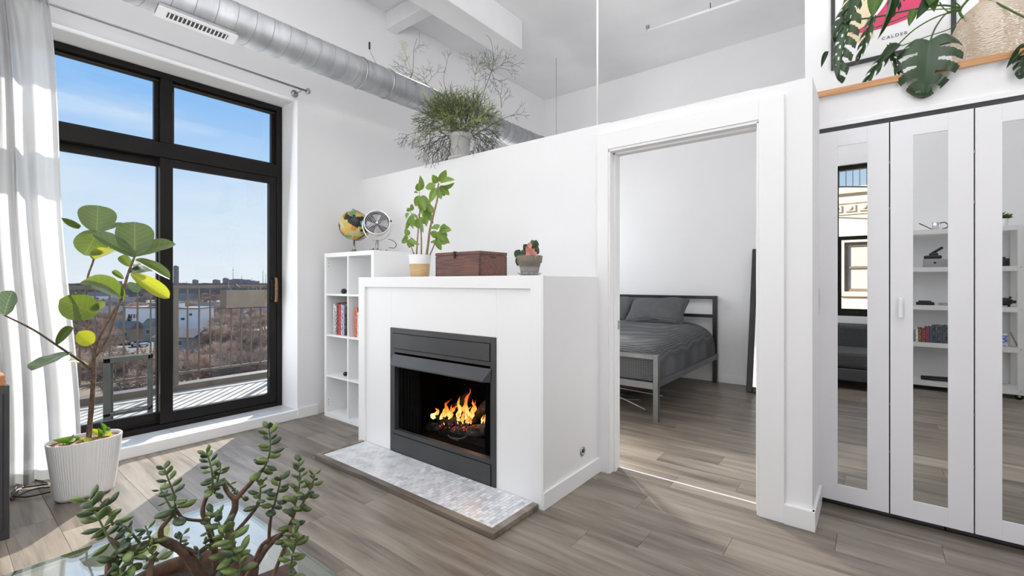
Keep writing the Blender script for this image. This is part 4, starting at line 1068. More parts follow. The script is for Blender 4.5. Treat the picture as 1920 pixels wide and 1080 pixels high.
for (cx, cy), tips, w in clusters:
    c = up(cx, cy, R_.uniform(-.02, .02))
    for tx, ty in tips:
        t = up(tx, ty, R_.uniform(-.055, .045))
        bs = c.lerp(t, .18)
        put_leaf(R_.choice(sch_me), up_, bs, t, w * 1.15 / FPX * 2.75, tilt=.55)
    MB().tube([c, c + Vector((0, 0, .006))], .004, 6).build('petiole_node', tanbark_m, up_)

# coral flower cactus in clay pot with glass saucer
pc = ony(993, 500, 2.28); pc = Vector((pc.x, 2.28, MZ))
cc = thing('potted_holiday_cactus', (pc.x, pc.y, MZ), 'taupe clay pot with coral pink flowers at the mantel right end', 'potted plant')
MB().lathe([(0.052, 0.004), (0.062, 0.055)], pc, 32).build('pot_lower', greypot2_m, cc)['label'] = 'grey lower half of the pot'
MB().lathe([(0.062, 0.055), (0.068, 0.078), (0.075, 0.080), (0.080, 0.122), (0.074, 0.124), (0.066, 0.09)], pc, 32, cap=False).build('pot_rim', greypot_m, cc)
MB().lathe([(0.068, 0.105), (0.001, 0.11)], pc, 20, cap=False).build('soil', soil_m, cc)
MB().lathe([(0.050, 0.0), (0.062, 0.003), (0.074, 0.018), (0.072, 0.019), (0.060, 0.006)], pc, 32, cap=False).build('saucer', saucerglass_m, cc)
def cq(px, py, dy=0.0): return ony(px, py, 2.28 + dy)
oval_d = mkmesh(leafgeo(6, .2, .2, prof_oval), 'pad', mon_m); oval_g = mkmesh(leafgeo(6, .2, .2, prof_oval), 'pad', mong_m)
for (a, b_, w, me) in (((988, 478), (972, 470), 9, oval_d), ((975, 468), (965, 484), 8, oval_d), ((990, 470), (983, 458), 9, oval_d), ((1000, 478), (1006, 460), 12, oval_d), ((1003, 465), (997, 449), 8, oval_d), ((1004, 465), (1005, 450), 7, oval_d),
                       ((998, 480), (1004, 470), 10, oval_d), ((1000, 484), (1008, 488), 11, oval_g), ((985, 482), (975, 474), 8, oval_d), ((1008, 484), (1002, 492), 8, oval_g), ((990, 482), (981, 480), 9, oval_d), ((972, 480), (970, 500), 6, oval_d)):
    put_leaf(me, cc, cq(*a, R_.uniform(-.02, .0)), cq(*b_, R_.uniform(-.03, .0)), w * 2 / FPX * 2.4, tilt=.3, name='pad')
pet = mkmesh(leafgeo(5, .35, -.2, prof_oval), 'petal', flower_m)
for (cx, cy, s) in ((995, 474, 11), (991, 466, 7), (1000, 478, 9), (996, 484, 7), (993, 460, 6)):
    c = cq(cx, cy, -.035)
    for k in range(7):
        a = k * 2 * PI / 7
        put_leaf(pet, cc, c, c + Vector((math.cos(a) * C_, math.cos(a) * S_, math.sin(a))) * (s / FPX * 2.7) + Vector((.004, -.006, 0)), s / FPX * 2.4, tilt=.4, name='petal')

# ================================================================== PENCIL CACTUS ON THE PARTITION
PY = 2.80
pc = ony(864, 290, PY); pc = Vector((pc.x, PY, 2.285))
pp = thing('potted_pencil_cactus', (pc.x, pc.y, 2.272), 'wild spindly pencil cactus in grey plastic pot on top of the partition', 'potted plant')
MB().lathe([(0.066, 0), (0.068, 0.006), (0.084, 0.165), (0.094, 0.168), (0.096, 0.203), (0.090, 0.205), (0.086, 0.17)], pc, 48, cap=False, rib=-.0016).build('pot', plpot_m, pp)
MB().lathe([(0.07, 0.0), (0.10, 0.0), (0.108, 0.016), (0.104, 0.018), (0.07, .005)], Vector((pc.x, pc.y, 2.273)), 36).build('saucer', plpot_m, pp)
MB().lathe([(0.088, 0.185), (0.001, 0.19)], pc, 20, cap=False).build('soil', soil_m, pp)
top = pc + Vector((0, 0, .19))
RP = random.Random(11)
def rv(): return Vector((RP.gauss(0, 1), RP.gauss(0, 1), RP.gauss(0, 1))).normalized()
def grow(mb, p, d, L, r, lev, grav=0.0, spread=.75, nb=(2, 3)):
    k = 3; pts = [p.copy()]
    for i in range(k):
        d = (d + rv() * .10 + Vector((0, 0, -grav))).normalized(); p = p + d * (L / k); pts.append(p.copy())
    mb.tube(pts, [r, r * .95, r * .9, r * .85], 4, cap=False)
    if lev > 0:
        n = RP.choice(nb); a0 = RP.uniform(0, 6.28); o1 = d.orthogonal().normalized(); o2 = d.cross(o1)
        for i in range(n):
            a = a0 + 2 * PI * i / n + RP.uniform(-.3, .3)
            nd = (d + (o1 * math.cos(a) + o2 * math.sin(a)) * RP.uniform(.5, 1.1) * spread).normalized()
            grow(mb, p, nd, L * RP.uniform(.68, .92), r * .85, lev - 1, grav, spread, nb)
for i in range(46):
    a = 2 * PI * i / 46 + RP.uniform(-.1, .1); el = RP.uniform(-.1, 1.3)
    d = Vector((math.cos(a) * math.cos(el), math.sin(a) * math.cos(el), math.sin(el)))
    mb = MB(); low = el < .35
    st = top + Vector((math.cos(a), math.sin(a), 0)) * RP.uniform(.02, .075)
    grow(mb, st, (d + Vector((0, 0, .45 if low else .1))).normalized(), RP.uniform(.09, .135), .0030, 4, .15 if low else .02, .9)
    mb.build('branch', rhipd_m if low else (rhip_m if i % 7 else rhipy_m), pp)
for i in range(26):
    a = RP.uniform(0, 6.28); d = Vector((math.cos(a), math.sin(a), 2.2)).normalized(); mb = MB()
    grow(mb, top + Vector((math.cos(a), math.sin(a), 0)) * .04, d, RP.uniform(.085, .125), .0030, 4, 0.0, .85); mb.build('branch', rhip_m if i % 4 else rhipy_m, pp)
def pq(px, py, dy=0.0): return ony(px, py, PY + dy)
def longstem(pts, r, ends, m, lev=3, L=.07, grav=0.0):
    mb = MB(); P = smoothpath([pq(*p) for p in pts]); k = len(P)
    mb.tube(P, [lerp(r, r * .55, i / (k - 1)) for i in range(k)], 6, cap=False)
    for (px, py, dx, dz) in ends:
        base_ = pq(px, py, pts[-1][2] if len(pts[-1]) > 2 else 0)
        for j in range(3):
            grow(mb, base_, Vector((dx + RP.uniform(-.5, .5), RP.uniform(-.5, .3), dz + RP.uniform(-.5, .5))).normalized(), L * RP.uniform(.8, 1.2), r * .45, lev, grav, .85)
    mb.build('branch', m, pp)
longstem([(876, 250, 0), (862, 215, -.02), (835, 185, -.04), (805, 162, -.06), (773, 140, -.08)], .0042, [(773, 140, -.7, .6), (773, 140, -.5, -.6), (800, 158, -.1, .9)], rhip_m, 3, .075)
longstem([(773, 140, -.08), (766, 118, -.08), (760, 100, -.08)], .003, [(760, 102, -.2, .8), (764, 112, -.6, .5)], rhipy_m, 3, .04)
longstem([(773, 141, -.08), (775, 118, -.09), (776, 92, -.1), (782, 72, -.1)], .0026, [(776, 94, .6, .3)], rhip_m, 2, .06)
longstem([(884, 250, 0), (895, 215, -.02), (908, 170, -.03), (922, 134, -.04)], .0038, [(922, 134, .5, .6), (922, 134, .6, -.4), (922, 134, -.8, .2)], rhipd_m, 3, .075)
longstem([(922, 134, -.04), (925, 110, -.04), (921, 78, -.04), (911, 64, -.04)], .0024, [], rhipd_m, 1, .05)
longstem([(880, 240, 0), (888, 190, .03), (891, 140, .04)], .003, [(891, 140, -.4, .7), (891, 140, .3, .8)], rhip_m, 3, .065)
longstem([(860, 245, .02), (845, 200, .04), (832, 150, .05), (838, 118, .05)], .003, [(838, 118, 0, 1)], rhip_m, 1, .06)
longstem([(886, 256, 0), (915, 238, -.03), (945, 222, -.04), (961, 216, -.05)], .0034, [(961, 216, .6, .3), (940, 203, .4, .7)], rhipd_m, 2, .06)
longstem([(850, 250, 0), (820, 240, -.04), (790, 245, -.06), (768, 252, -.07)], .003, [(768, 252, -.6, .2), (780, 248, -.3, -.8), (800, 244, -.3, -.8)], rhipd_m, 3, .06, .1)

# ================================================================== LEDGE: PRINT, VASE, MONSTERA
LZ = 2.304
pr = thing('framed_print', (0.08, 3.70, 2.66), 'black framed print with pink and cream shapes above the closet', 'picture')
ax0, ax1, az0, az1 = -0.222, 0.378, 2.640, 3.46
mb = MB().box(ax0, ax0 + .022, 3.695, 3.718, az0, az1).box(ax1 - .022, ax1, 3.695, 3.718, az0, az1).box(ax0 + .022, ax1 - .022, 3.695, 3.718, az0, az0 + .022).box(ax0 + .022, ax1 - .022, 3.695, 3.718, az1 - .022, az1)
mb.build('frame', black_m, pr, bevel=.001)
B(ax0 + .02, ax1 - .02, 3.707, 3.716, az0 + .02, az1 - .02).build('paper', paper_m, pr)
def shape(pts, m, y, nm='printed_shape'):
    P = smoothpath([Vector((x, y, z)) for x, z in pts] + [Vector((pts[0][0], y, pts[0][1]))], 6)[:-1]
    MB().ngon_prism(P, (0, 1, 0), .0006).build(nm, m, pr)
shape([(-.13, 2.80), (-.06, 2.775), (0.0, 2.79), (-.02, 2.90), (-.03, 3.10), (-.12, 3.15), (-.17, 3.0)], creamink_m, 3.7058)
shape([(-.12, 2.845), (-.02, 2.83), (.10, 2.835), (.20, 2.86), (.24, 2.93), (.20, 3.05), (.10, 3.10), (.06, 2.98), (-.02, 2.89)], pink_m, 3.7050)
fc_ = bpy.data.curves.new('lettering', 'FONT'); fc_.body = 'CALDER'; fc_.size = .027; fc_.space_character = 1.35; fc_.extrude = .0003
fo_ = bpy.data.objects.new('tmp', fc_); COL.objects.link(fo_)
bpy.context.view_layer.update()
me_ = bpy.data.meshes.new_from_object(fo_.evaluated_get(bpy.context.evaluated_depsgraph_get()))
bpy.data.objects.remove(fo_)
me_.materials.clear(); me_.materials.append(ink_m); me_.name = 'lettering'
cal = ony(1653, 75, 3.70)
share('lettering', me_, pr, Matrix.Translation((cal.x, 3.7055, cal.z)) @ Matrix.Rotation(PI / 2, 4, 'X'))

VP_ = ony(1868, 60, 3.36); vc = Vector((VP_.x, 3.36, LZ))
va = thing('glass_vase', vc, 'big bulbous hammered amber glass vase on the ledge', 'vase')
MB().lathe([(0.085, 0.0), (0.115, 0.012), (0.150, 0.07), (0.170, 0.16), (0.165, 0.24), (0.135, 0.31), (0.085, 0.355), (0.060, 0.38), (0.066, 0.42)], vc, 56, cap=False).build('vase_body', vase_m, va)
MB().lathe([(0.085, 0.001), (0.001, 0.001)], vc, 40, cap=False).build('vase_base', vase_m, va)
mo = thing('monstera_cuttings', (vc.x, vc.y, LZ + .30), 'dark green split monstera leaves spilling from the glass vase', 'plant')
def mons(m, holes=True, slits=5, narrow=1.0):
    mb = MB(); nu, nv = 60, 32
    def hw(u):
        base_ = math.sin(PI * min(1, (u * .93 + .07)) ** .72) ** .62
        return base_
    def fn(u, v):
        s = (v - .5) * 2; w = hw(u) * .5
        x = s * w; y = u + (s * s) * .10 * (1 - u) - .13 * (1 - u) ** 3 * abs(s) * 1.2
        z = .10 * abs(s) - .22 * u * u - .16 * s * s * s * s
        return Vector((x, y, z))
    def skip(u, v):
        s = abs(v - .5) * 2
        uu = u - .05 * s
        f = (uu * (slits + .5)) % 1.0
        side = .0 if v > .5 else .35
        f = ((uu + side / (slits + .5)) * (slits + .5)) % 1.0
        if .10 < u < .93 and s > .32 and f < .17 + .42 * (s - .3): return True
        if holes and .15 < u < .8 and .14 < s < .26 and .45 < f < .72: return True
        return False
    mb.grid(fn, nu, nv, skip=skip)
    return mkmesh(mb, 'leaf', m)
mon_a = mons(mon_m); mon_b = mons(mon_m, False, 4); 
plain = mkmesh(leafgeo(8, .3, .2, prof_oval), 'leaf', mong_m); plain_d = mkmesh(leafgeo(8, .4, .2, prof_oval), 'leaf', mon_m)
def mq(px, py, y): return ony(px, py, y)
for (b_, by, t, ty, w, me, nr) in (
    ((1594, 36), 3.18, (1556, 138), 3.05, 62, mon_a, (-.5, -.8, .1)), ((1598, 4), 3.22, (1560, 62), 3.12, 44, mon_b, (-.2, -1, .3)), ((1612, -30), 3.22, (1590, 30), 3.12, 46, mon_b, (.2, -1, .3)),
    ((1650, -22), 3.25, (1636, 22), 3.16, 38, plain, (0, -1, .2)), ((1668, -10), 3.2, (1660, 60), 3.1, 15, plain_d, (.6, -.8, 0)), ((1636, 34), 3.2, (1616, 104), 3.1, 24, mon_b, (.4, -1, 0)),
    ((1743, 76), 3.10, (1732, 168), 3.02, 122, mon_b, (0, -1, .05)), ((1674, 88), 3.14, (1620, 154), 3.05, 26, mon_b, (.3, -1, .3)), ((1668, 86), 3.14, (1683, 143), 3.06, 17, mon_b, (-.4, -1, 0)),
    ((1690, 84), 3.15, (1650, 112), 3.05, 26, plain_d, (0, -1, .5)), ((1713, 18), 3.2, (1706, 43), 3.15, 18, plain, (0, -1, 0)), ((1765, -14), 3.28, (1722, 24), 3.18, 34, plain_d, (0, -1, .4)),
    ((1552, 96), 3.1, (1540, 122), 3.06, 12, plain_d, (0, -1, .1)), ((1926, 84), 3.12, (1892, 118), 3.04, 16, plain_d, (0, -1, .5)), ((1930, 92), 3.12, (1918, 134), 3.04, 40, mon_b, (0, -1, .2)),
    ((1690, -40), 3.22, (1676, 16), 3.14, 40, mon_b, (.1, -1, .2)), ((1745, -30), 3.25, (1752, 14), 3.2, 30, plain, (0, -1, .2))):
    p0 = mq(*b_, by); p1 = mq(*t, ty)
    put_leaf(me, mo, p0, p1, w / FPX * 2.35 * .78, tilt=.08, nrm=nr)
for pts, r in (([(1800, 14, 3.30), (1760, 10, 3.26), (1700, 20, 3.22), (1636, 33, 3.2), (1594, 37, 3.18)], .0045), ([(1802, 18, 3.3), (1776, 24, 3.25), (1755, 50, 3.16), (1744, 78, 3.10)], .004),
               ([(1802, 20, 3.3), (1760, 30, 3.24), (1715, 55, 3.18), (1680, 88, 3.14)], .0035), ([(1800, 16, 3.3), (1730, 20, 3.25), (1680, 38, 3.2), (1640, 52, 3.16)], .0025),
               ([(1804, 30, 3.28), (1785, 52, 3.22), (1740, 68, 3.2), (1690, 86, 3.18)], .0025), ([(1840, -8, 3.3), (1870, 6, 3.22), (1900, 22, 3.16), (1930, 38, 3.10), (1950, 60, 3.1), (1926, 84, 3.12)], .0045),
               ([(1800, 12, 3.3), (1770, -10, 3.27), (1700, -40, 3.24), (1600, -30, 3.22), (1598, 4, 3.22)], .003), ([(1778, 22, 3.24), (1768, 14, 3.24), (1762, 4, 3.24)], .003),
               ([(1820, -6, 3.32), (1803, 14, 3.31), (1800, 25, 3.30), (1812, 40, 3.30)], .006)):
    MB().tube(smoothpath([mq(a, b_, y) for a, b_, y in pts], 5), r, 7).build('stem', mong_m, mo)

# ================================================================== FIDDLE LEAF FIG
FX = -3.60
fg = thing('potted_fiddle_leaf_fig', (FX, .55, 0), 'leggy fiddle leaf fig in white ribbed oval pot by the window', 'potted plant')
pcx, pcy = -3.60, 0.565; axx, ayy = 0.125, 0.215
def ovalring(k, rx, ry, z, rib=0.0, n=120):
    vs = []
    for i in range(n):
        a = 2 * PI * i / n; e_ = 2 / 2.5
        c, s = math.cos(a), math.sin(a)
        f = 1 + (rib if (i // 2) % 2 else 0)
        vs.append(Vector((pcx + rx * f * math.copysign(abs(c) ** e_, c), pcy + ry * f * math.copysign(abs(s) ** e_, s), z)))
    return vs
def ovalsurf(name, prof, m, rib=0.0, cap=False, n=280):
    mb = MB(); vs = []; 
    for (kx, ky, z) in prof: vs += ovalring(0, kx, ky, z, rib, n)
    fs = [(i * n + k, i * n + (k + 1) % n, (i + 1) * n + (k + 1) % n, (i + 1) * n + k) for i in range(len(prof) - 1) for k in range(n)]
    if cap: fs.append(tuple(range(n))[::-1])
    mb.add(vs, fs, not rib); return mb.build(name, m, fg)
ovalsurf('pot', [(.05, .09, 0.002), (.075, .118, 0.004), (.088, .130, .02), (.093, .136, .06), (.106, .155, .22), (.114, .166, .325), (.114, .166, .332), (.109, .161, .332), (.105, .156, .30)], pot_m, rib=-.022, cap=True)
ovalsurf('soil', [(.107, .158, .312), (.05, .1, .322), (.001, .001, .325)], soil_m)
def fq(px, py, dx=0.0): return onx(px, py, FX + dx)
fig_stems = [([(166, 835, 0), (168, 800, 0), (172, 758, 0), (175, 712, 0), (176, 675, 0), (178, 652, 0)], .014, .009),
    ([(178, 655, 0), (186, 632, .01), (203, 600, .02), (226, 562, .04), (238, 520, .05), (248, 492, .06), (253, 480, .06)], .009, .0055),
    ([(180, 668, 0), (204, 628, .04), (216, 590, .06), (232, 545, .05), (240, 515, .05)], .006, .005),
    ([(176, 660, 0), (166, 640, -.03), (163, 600, -.05), (162, 560, -.06), (164, 522, -.06), (174, 492, -.06), (180, 470, -.06)], .007, .0045),
    ([(176, 697, 0), (152, 678, .06), (106, 647, .14), (62, 618, .2), (8, 591, .28)], .007, .0035)]
for pts, r0, r1 in fig_stems:
    P = smoothpath([fq(*p) for p in pts], 5); k = len(P)
    MB().tube(P, [lerp(r0, r1, i / (k - 1)) * (1 + R_.uniform(-.08, .08)) for i in range(k)], 10).build('stem', bark_m, fg)
fig_me = mkmesh(leafgeo(22, .22, .12, prof_fiddle, .012), 'leaf', fig_m); figd_me = mkmesh(leafgeo(22, .15, .10, prof_fiddle, .02), 'leaf', figd_m); figy_me = mkmesh(leafgeo(22, .25, .12, prof_fiddle, .012), 'leaf', figy_m)
fig_fold = mkmesh(leafgeo(14, .9, .18, prof_fiddle, .02), 'leaf', fig_m)
# base px, dx, tip px, dx, width px, mesh, normal (None = towards viewer)
NV = None
for (b_, bd, t, td, w, me, nr) in (
    ((181, 436), -.06, (184, 383), -.10, 56, fig_me, NV), ((150, 426), -.05, (117, 410), -.02, 12, fig_fold, NV), ((184, 434), -.06, (160, 476), .0, 48, fig_me, NV), ((176, 487), -.06, (215, 462), .06, 38, figy_me, (.6, .3, .8)),
    ((253, 482), .06, (178, 434), .02, 30, fig_me, (.5, -.4, .8)), ((190, 436), -.06, (240, 416), -.14, 22, fig_me, (.4, 0, .9)), ((253, 479), .06, (253, 414), .02, 58, fig_me, NV),
    ((253, 481), .06, (326, 450), .04, 40, fig_me, (.5, -.6, .5)), ((246, 500), .06, (225, 478), .0, 17, fig_me, NV), ((254, 487), .06, (322, 518), .10, 32, fig_me, (.4, -.3, .9)),
    ((242, 512), .05, (291, 500), -.02, 26, figd_me, (.5, -.2, .7)), ((246, 513), .05, (318, 557), .12, 27, figy_me, (.4, -.6, .6)), ((232, 523), .05, (211, 507), .03, 10, fig_fold, NV),
    ((240, 530), .05, (262, 546), .08, 15, figd_me, NV), ((231, 566), .04, (154, 524), -.02, 25, fig_fold, (.4, -.3, .8)), ((181, 588), -.05, (117, 564), .04, 50, fig_me, (.7, -.5, .2)),
    ((177, 580), -.05, (195, 566), -.02, 14, fig_me, NV), ((106, 647), .14, (134, 611), .12, 16, fig_fold, NV), ((172, 645), .0, (150, 624), .06, 28, figy_me, NV),
    ((134, 660), .10, (58, 688), .20, 52, figd_me, (.5, -.7, .55)), ((165, 684), .0, (132, 674), .04, 14, figy_me, (.3, -.2, .9)), ((8, 591), .28, (18, 545), .30, 50, figd_me, (.5, -.6, .5)),
    ((250, 500), .06, (290, 486), -.05, 20, fig_me, (.3, .2, .9))):
    p0 = fq(*b_, bd); p1 = fq(*t, td)
    d_ = (-S_ * p0.x + C_ * p0.y)
    put_leaf(me, fg, p0, p1, w * d_ / FPX * 1.0, tilt=.10, nrm=nr)
# seedlings at the foot
small_me = mkmesh(leafgeo(6, .25, .25, prof_oval), 'leaf', mong_m); smally_me = mkmesh(leafgeo(6, .25, .25, prof_oval), 'leaf', figy_m)
for (b_, t, w, me) in (((150, 822), (108, 828), 14, small_me), ((128, 828), (146, 814), 12, small_me), ((122, 842), (124, 826), 9, smally_me), ((160, 830), (170, 820), 14, smally_me), ((158, 832), (152, 826), 9, smally_me), ((196, 815), (170, 806), 11, smally_me),
                       ((196, 812), (194, 794), 10, small_me), ((194, 820), (186, 806), 9, small_me), ((198, 822), (206, 812), 9, smally_me), ((190, 825), (188, 812), 10, small_me), ((200, 808), (206, 800), 8, small_me), ((165, 832), (163, 822), 8, smally_me)):
    put_leaf(me, fg, fq(*b_, R_.uniform(-.02, .08)), fq(*t, R_.uniform(.0, .08)), w / FPX * 2.7, tilt=.5, name='seedling_leaf')
for (x, y) in ((190, 826), (128, 840), (165, 833)): MB().tube([fq(x, y + 4, .05), fq(x + 3, y - 18, .05)], .002, 6).build('seedling_stem', mong_m, fg)

# ================================================================== GLASS TABLE AND JADE PLANT
TZ = 0.42
tb = thing('glass_coffee_table', (-1.25, .2, 0), 'low clear glass coffee table in the foreground', 'coffee table')
TX0, TX1, TY0, TY1 = -1.905, -0.66, -0.42, 0.704
B(TX0, TX1, TY0, TY1, TZ - .012, TZ).build('glass_top', tableglass_m, tb, bevel=.002)
q = MB().box(TX0, TX1, TY1 - .0012, TY1 + .0006, TZ - .011, TZ - .001).box(TX0 - .0006, TX0 + .0012, TY0, TY1, TZ - .011, TZ - .001)
q.build('polished_edge', glassedge_m, tb)
for (x, y) in ((TX0 + .16, TY1 - .2), (TX1 - .16, TY1 - .2), (TX0 + .16, TY0 + .2), (TX1 - .16, TY0 + .2)):
    MB().tube([(x, y, 0), (x, y, TZ - .012)], .022, 16).build('leg', chrome_m, tb)
bc = onz(345, 1106, TZ + .105); bc = Vector((bc.x, bc.y, TZ + .016))
wp = onz(520, 1100, TZ + .07)
bd_ = thing('wooden_block', (wp.x, wp.y, TZ), 'small walnut block with orange brown end beside the jade bowl', 'block')
Mb = Matrix.Translation((wp.x, wp.y, TZ + .0005)) @ Matrix.Rotation(math.radians(-10), 4, 'Z')
MB().box(-.075, .055, -.10, .052, 0, .075, Mb).build('block_body', walnut_m, bd_, bevel=.003)
MB().box(.056, .088, -.10, .05, 0, .070, Mb).build('block_end', orangewood_m, bd_, bevel=.006)['label'] = 'orange brown wood end'
jd = thing('potted_jade_plant', bc, 'branching jade plant with fleshy leaves in walnut bowl on glass table', 'potted plant')
MB().lathe([(0.07, 0.0), (0.10, .01), (0.135, .04), (0.150, .08), (0.152, .096), (0.146, .100), (0.134, .097), (0.128, .075), (0.115, .05)], bc, 48, cap=False).build('bowl', walnut_m, jd)
MB().lathe([(0.126, .070), (0.001, .076)], bc, 24, cap=False).build('soil', mat('dark_potting_soil', (.012, .009, .007), (.03, .02, .015), rough=1, scale=60, bump=.6), jd)
jl = MB(); 
def jfn(i, j):
    pass
def jleaf(m):
    mb = MB(); n, k = 8, 7
    vs = []; fs = []
    for i in range(k):
        u = i / (k - 1); w = prof_jade(min(.985, max(.02, u))) * .5; t = w * .34
        for a in range(n):
            an = 2 * PI * a / n
            vs.append((w * math.cos(an), u, t * math.sin(an) + .10 * u * u))
    for i in range(k - 1):
        for a in range(n): fs.append((i * n + a, (i + 1) * n + a, (i + 1) * n + (a + 1) % n, i * n + (a + 1) % n))
    fs.append(tuple(range(n))); fs.append(tuple((k - 1) * n + a for a in range(n))[::-1])
    mb.add(vs, fs, True); return mkmesh(mb, 'leaf', m)
jme = [jleaf(jade_m), jleaf(jaded_m), jleaf(jade_m)]
RJ = random.Random(5)
D0 = (-S_ * bc.x + C_ * bc.y)
nleaf = [0]
def jq(px, py, dd): return fd(px, py, D0 + dd)
def jbranch(pts, r0, r1, m=jbark_m):
    P = smoothpath([jq(*p) for p in pts], 5); k = len(P)
    MB().tube(P, [lerp(r0, r1, i / (k - 1)) * (1 + RJ.uniform(-.07, .07)) for i in range(k)], 8).build('stem', m, jd)
    return P
def jleafy(pts, L0, L1, sp=.0125, dark=.5, tipc=True, r=.0028):
    P = smoothpath([jq(*p) for p in pts], 6)
    MB().tube(P, [lerp(r, r * .45, i / (len(P) - 1)) for i in range(len(P))], 6).build('green_shoot', jade_m, jd)
    seg = 0; tot = sum((P[i + 1] - P[i]).length for i in range(len(P) - 1)); s = sp * .3; rot = RJ.uniform(0, 3)
    while s < tot:
        acc = 0
        for i in range(len(P) - 1):
            l = (P[i + 1] - P[i]).length
            if acc + l >= s: p = P[i].lerp(P[i + 1], (s - acc) / l); d = (P[i + 1] - P[i]).normalized(); break
            acc += l
        t = s / tot; L = lerp(L0, L1, t) * RJ.uniform(.95, 1.35)
        o1 = d.cross(Vector((.3, .2, .1))).normalized(); o2 = d.cross(o1)
        for sg in (0, PI):
            if nleaf[0] > 300: break
            a = rot + sg + RJ.uniform(-.25, .25); si = o1 * math.cos(a) + o2 * math.sin(a)
            up_t = lerp(-.15, .75, t) + RJ.uniform(-.15, .2)
            dr = (si + d * up_t + Vector((0, 0, -.25 * (1 - t)))).normalized()
            nrm = (d * 1.0 - si * .4).normalized()
            share('leaf', jme[1] if RJ.random() < dark else jme[0], jd, leaf_matrix(p + si * .002, p + dr * L, L * RJ.uniform(.52, .72), nrm)); nleaf[0] += 1
        rot += PI / 2 + RJ.uniform(-.2, .2); s += sp * lerp(1.45, .95, t)
jbranch([(450, 1110, 0), (436, 1040, .0), (430, 985, .01), (440, 955, .02), (441, 937, .02)], .011, .007)
jbranch([(441, 938, .02), (425, 920, .02), (418, 897, .02)], .006, .004)
jbranch([(441, 937, .02), (466, 910, .03), (480, 893, .04), (494, 878, .05)], .006, .0035)
jleafy([(490, 886, .05), (502, 862, .05), (507, 835, .05), (504, 800, .05)], .034, .022, .0125)
jleafy([(418, 897, .02), (436, 915, .03), (450, 930, .04), (462, 935, .04)], .018, .013, .013)
jbranch([(405, 1080, 0), (402, 1030, 0), (390, 985, -.01), (380, 958, -.01), (388, 930, 0), (398, 912, 0)], .008, .0035)
jleafy([(398, 920, 0), (398, 890, 0), (393, 866, .0), (386, 848, .0)], .028, .019, .010, .6)
jleafy([(402, 925, .02), (408, 900, .02), (414, 880, .02)], .024, .018, .011)
jbranch([(415, 1130, 0), (380, 1085, -.02), (345, 1035, -.05), (303, 1012, -.08)], .013, .009)
jbranch([(303, 1012, -.08), (302, 992, -.08), (318, 972, -.07), (328, 955, -.07)], .006, .0035)
jleafy([(328, 972, -.07), (328, 935, -.07), (318, 905, -.07), (308, 878, -.07)], .036, .019, .0125)
jleafy([(322, 955, -.04), (308, 930, -.04), (300, 915, -.04)], .022, .015, .012)
jbranch([(330, 955, -.07), (345, 972, -.05), (385, 977, -.01)], .003, .0035)
jbranch([(303, 1012, -.08), (270, 1020, -.10), (236, 1028, -.12), (205, 1010, -.13)], .007, .004)
jleafy([(235, 1048, -.13), (206, 1012, -.13), (186, 975, -.13), (166, 938, -.13)], .036, .030, .014, .55)
jleafy([(212, 985, -.11), (200, 955, -.11), (185, 935, -.11)], .030, .026, .014, .6)
jleafy([(262, 1018, -.1), (238, 990, -.12), (226, 985, -.13)], .020, .014, .011, .7)
jleafy([(285, 1020, -.1), (278, 1000, -.1), (272, 985, -.1)], .024, .017, .011, .7)
jbranch([(230, 1035, -.12), (205, 1055, -.15), (203, 1085, -.15)], .004, .006)
jleafy([(203, 1080, -.14), (215, 1050, -.14), (232, 1030, -.14), (250, 1060, -.14)], .030, .024, .013, .3)
jleafy([(240, 1095, -.16), (226, 1070, -.16), (232, 1060, -.16)], .024, .020, .012, .7)
jbranch([(280, 1085, -.12), (285, 1050, -.1), (296, 1035, -.09)], .006, .004)
jleafy([(296, 1052, -.1), (282, 1034, -.11), (272, 1025, -.11)], .026, .022, .012, .2)
jbranch([(322, 1022, -.06), (350, 1028, -.05), (372, 1036, -.04), (395, 1022, -.02)], .004, .003)
jleafy([(337, 1026, -.05), (339, 1012, -.05), (342, 1002, -.05)], .020, .014, .010, .7)
jleafy([(370, 1036, -.04), (388, 1022, -.03), (400, 1020, -.02)], .022, .016, .011, .7)
jleafy([(424, 1062, -.06), (428, 1030, -.06), (418, 1000, -.06), (404, 960, -.06)], .036, .024, .013, .35)
jleafy([(440, 1048, -.08), (435, 1010, -.08), (425, 990, -.08)], .036, .028, .014, .15)
jleafy([(445, 1090, -.09), (450, 1060, -.09), (446, 1040, -.09)], .036, .030, .014, .15)
jleafy([(400, 1010, -.02), (392, 985, -.02), (400, 955, -.02)], .024, .018, .011, .7)
jbranch([(430, 1110, 0), (442, 1075, 0), (442, 1040, 0)], .010, .009)
jbranch([(440, 1000, .02), (462, 975, .03), (480, 952, .03), (484, 940, .03)], .005, .003)
jleafy([(484, 950, .03), (488, 925, .03), (489, 898, .03)], .027, .017, .011)
jbranch([(445, 1115, .03), (475, 1065, .04), (502, 1025, .05), (528, 1002, .06)], .009, .006)
jbranch([(478, 1050, .04), (492, 1022, .05), (512, 1008, .06), (530, 1000, .06)], .005, .004)
jbranch([(504, 1020, .05), (506, 985, .05), (512, 950, .05)], .0045, .003)
jleafy([(512, 955, .05), (520, 925, .05), (525, 905, .05), (527, 890, .05)], .034, .022, .0135)
jbranch([(528, 1002, .06), (545, 980, .06), (555, 955, .06)], .004, .003)
jleafy([(535, 1030, .05), (546, 995, .06), (552, 955, .06), (562, 905, .06), (560, 865, .06)], .034, .020, .0125, .4)
jleafy([(560, 955, .07), (578, 925, .07), (588, 900, .07), (590, 888, .07)], .028, .018, .0125, .4)
jbranch([(500, 1110, 0), (520, 1060, .02), (540, 1010, .03), (548, 985, .04)], .005, .003)
jleafy([(545, 1085, .0), (548, 1045, .0), (556, 1010, .0), (552, 1000, .0)], .030, .024, .014, .25)

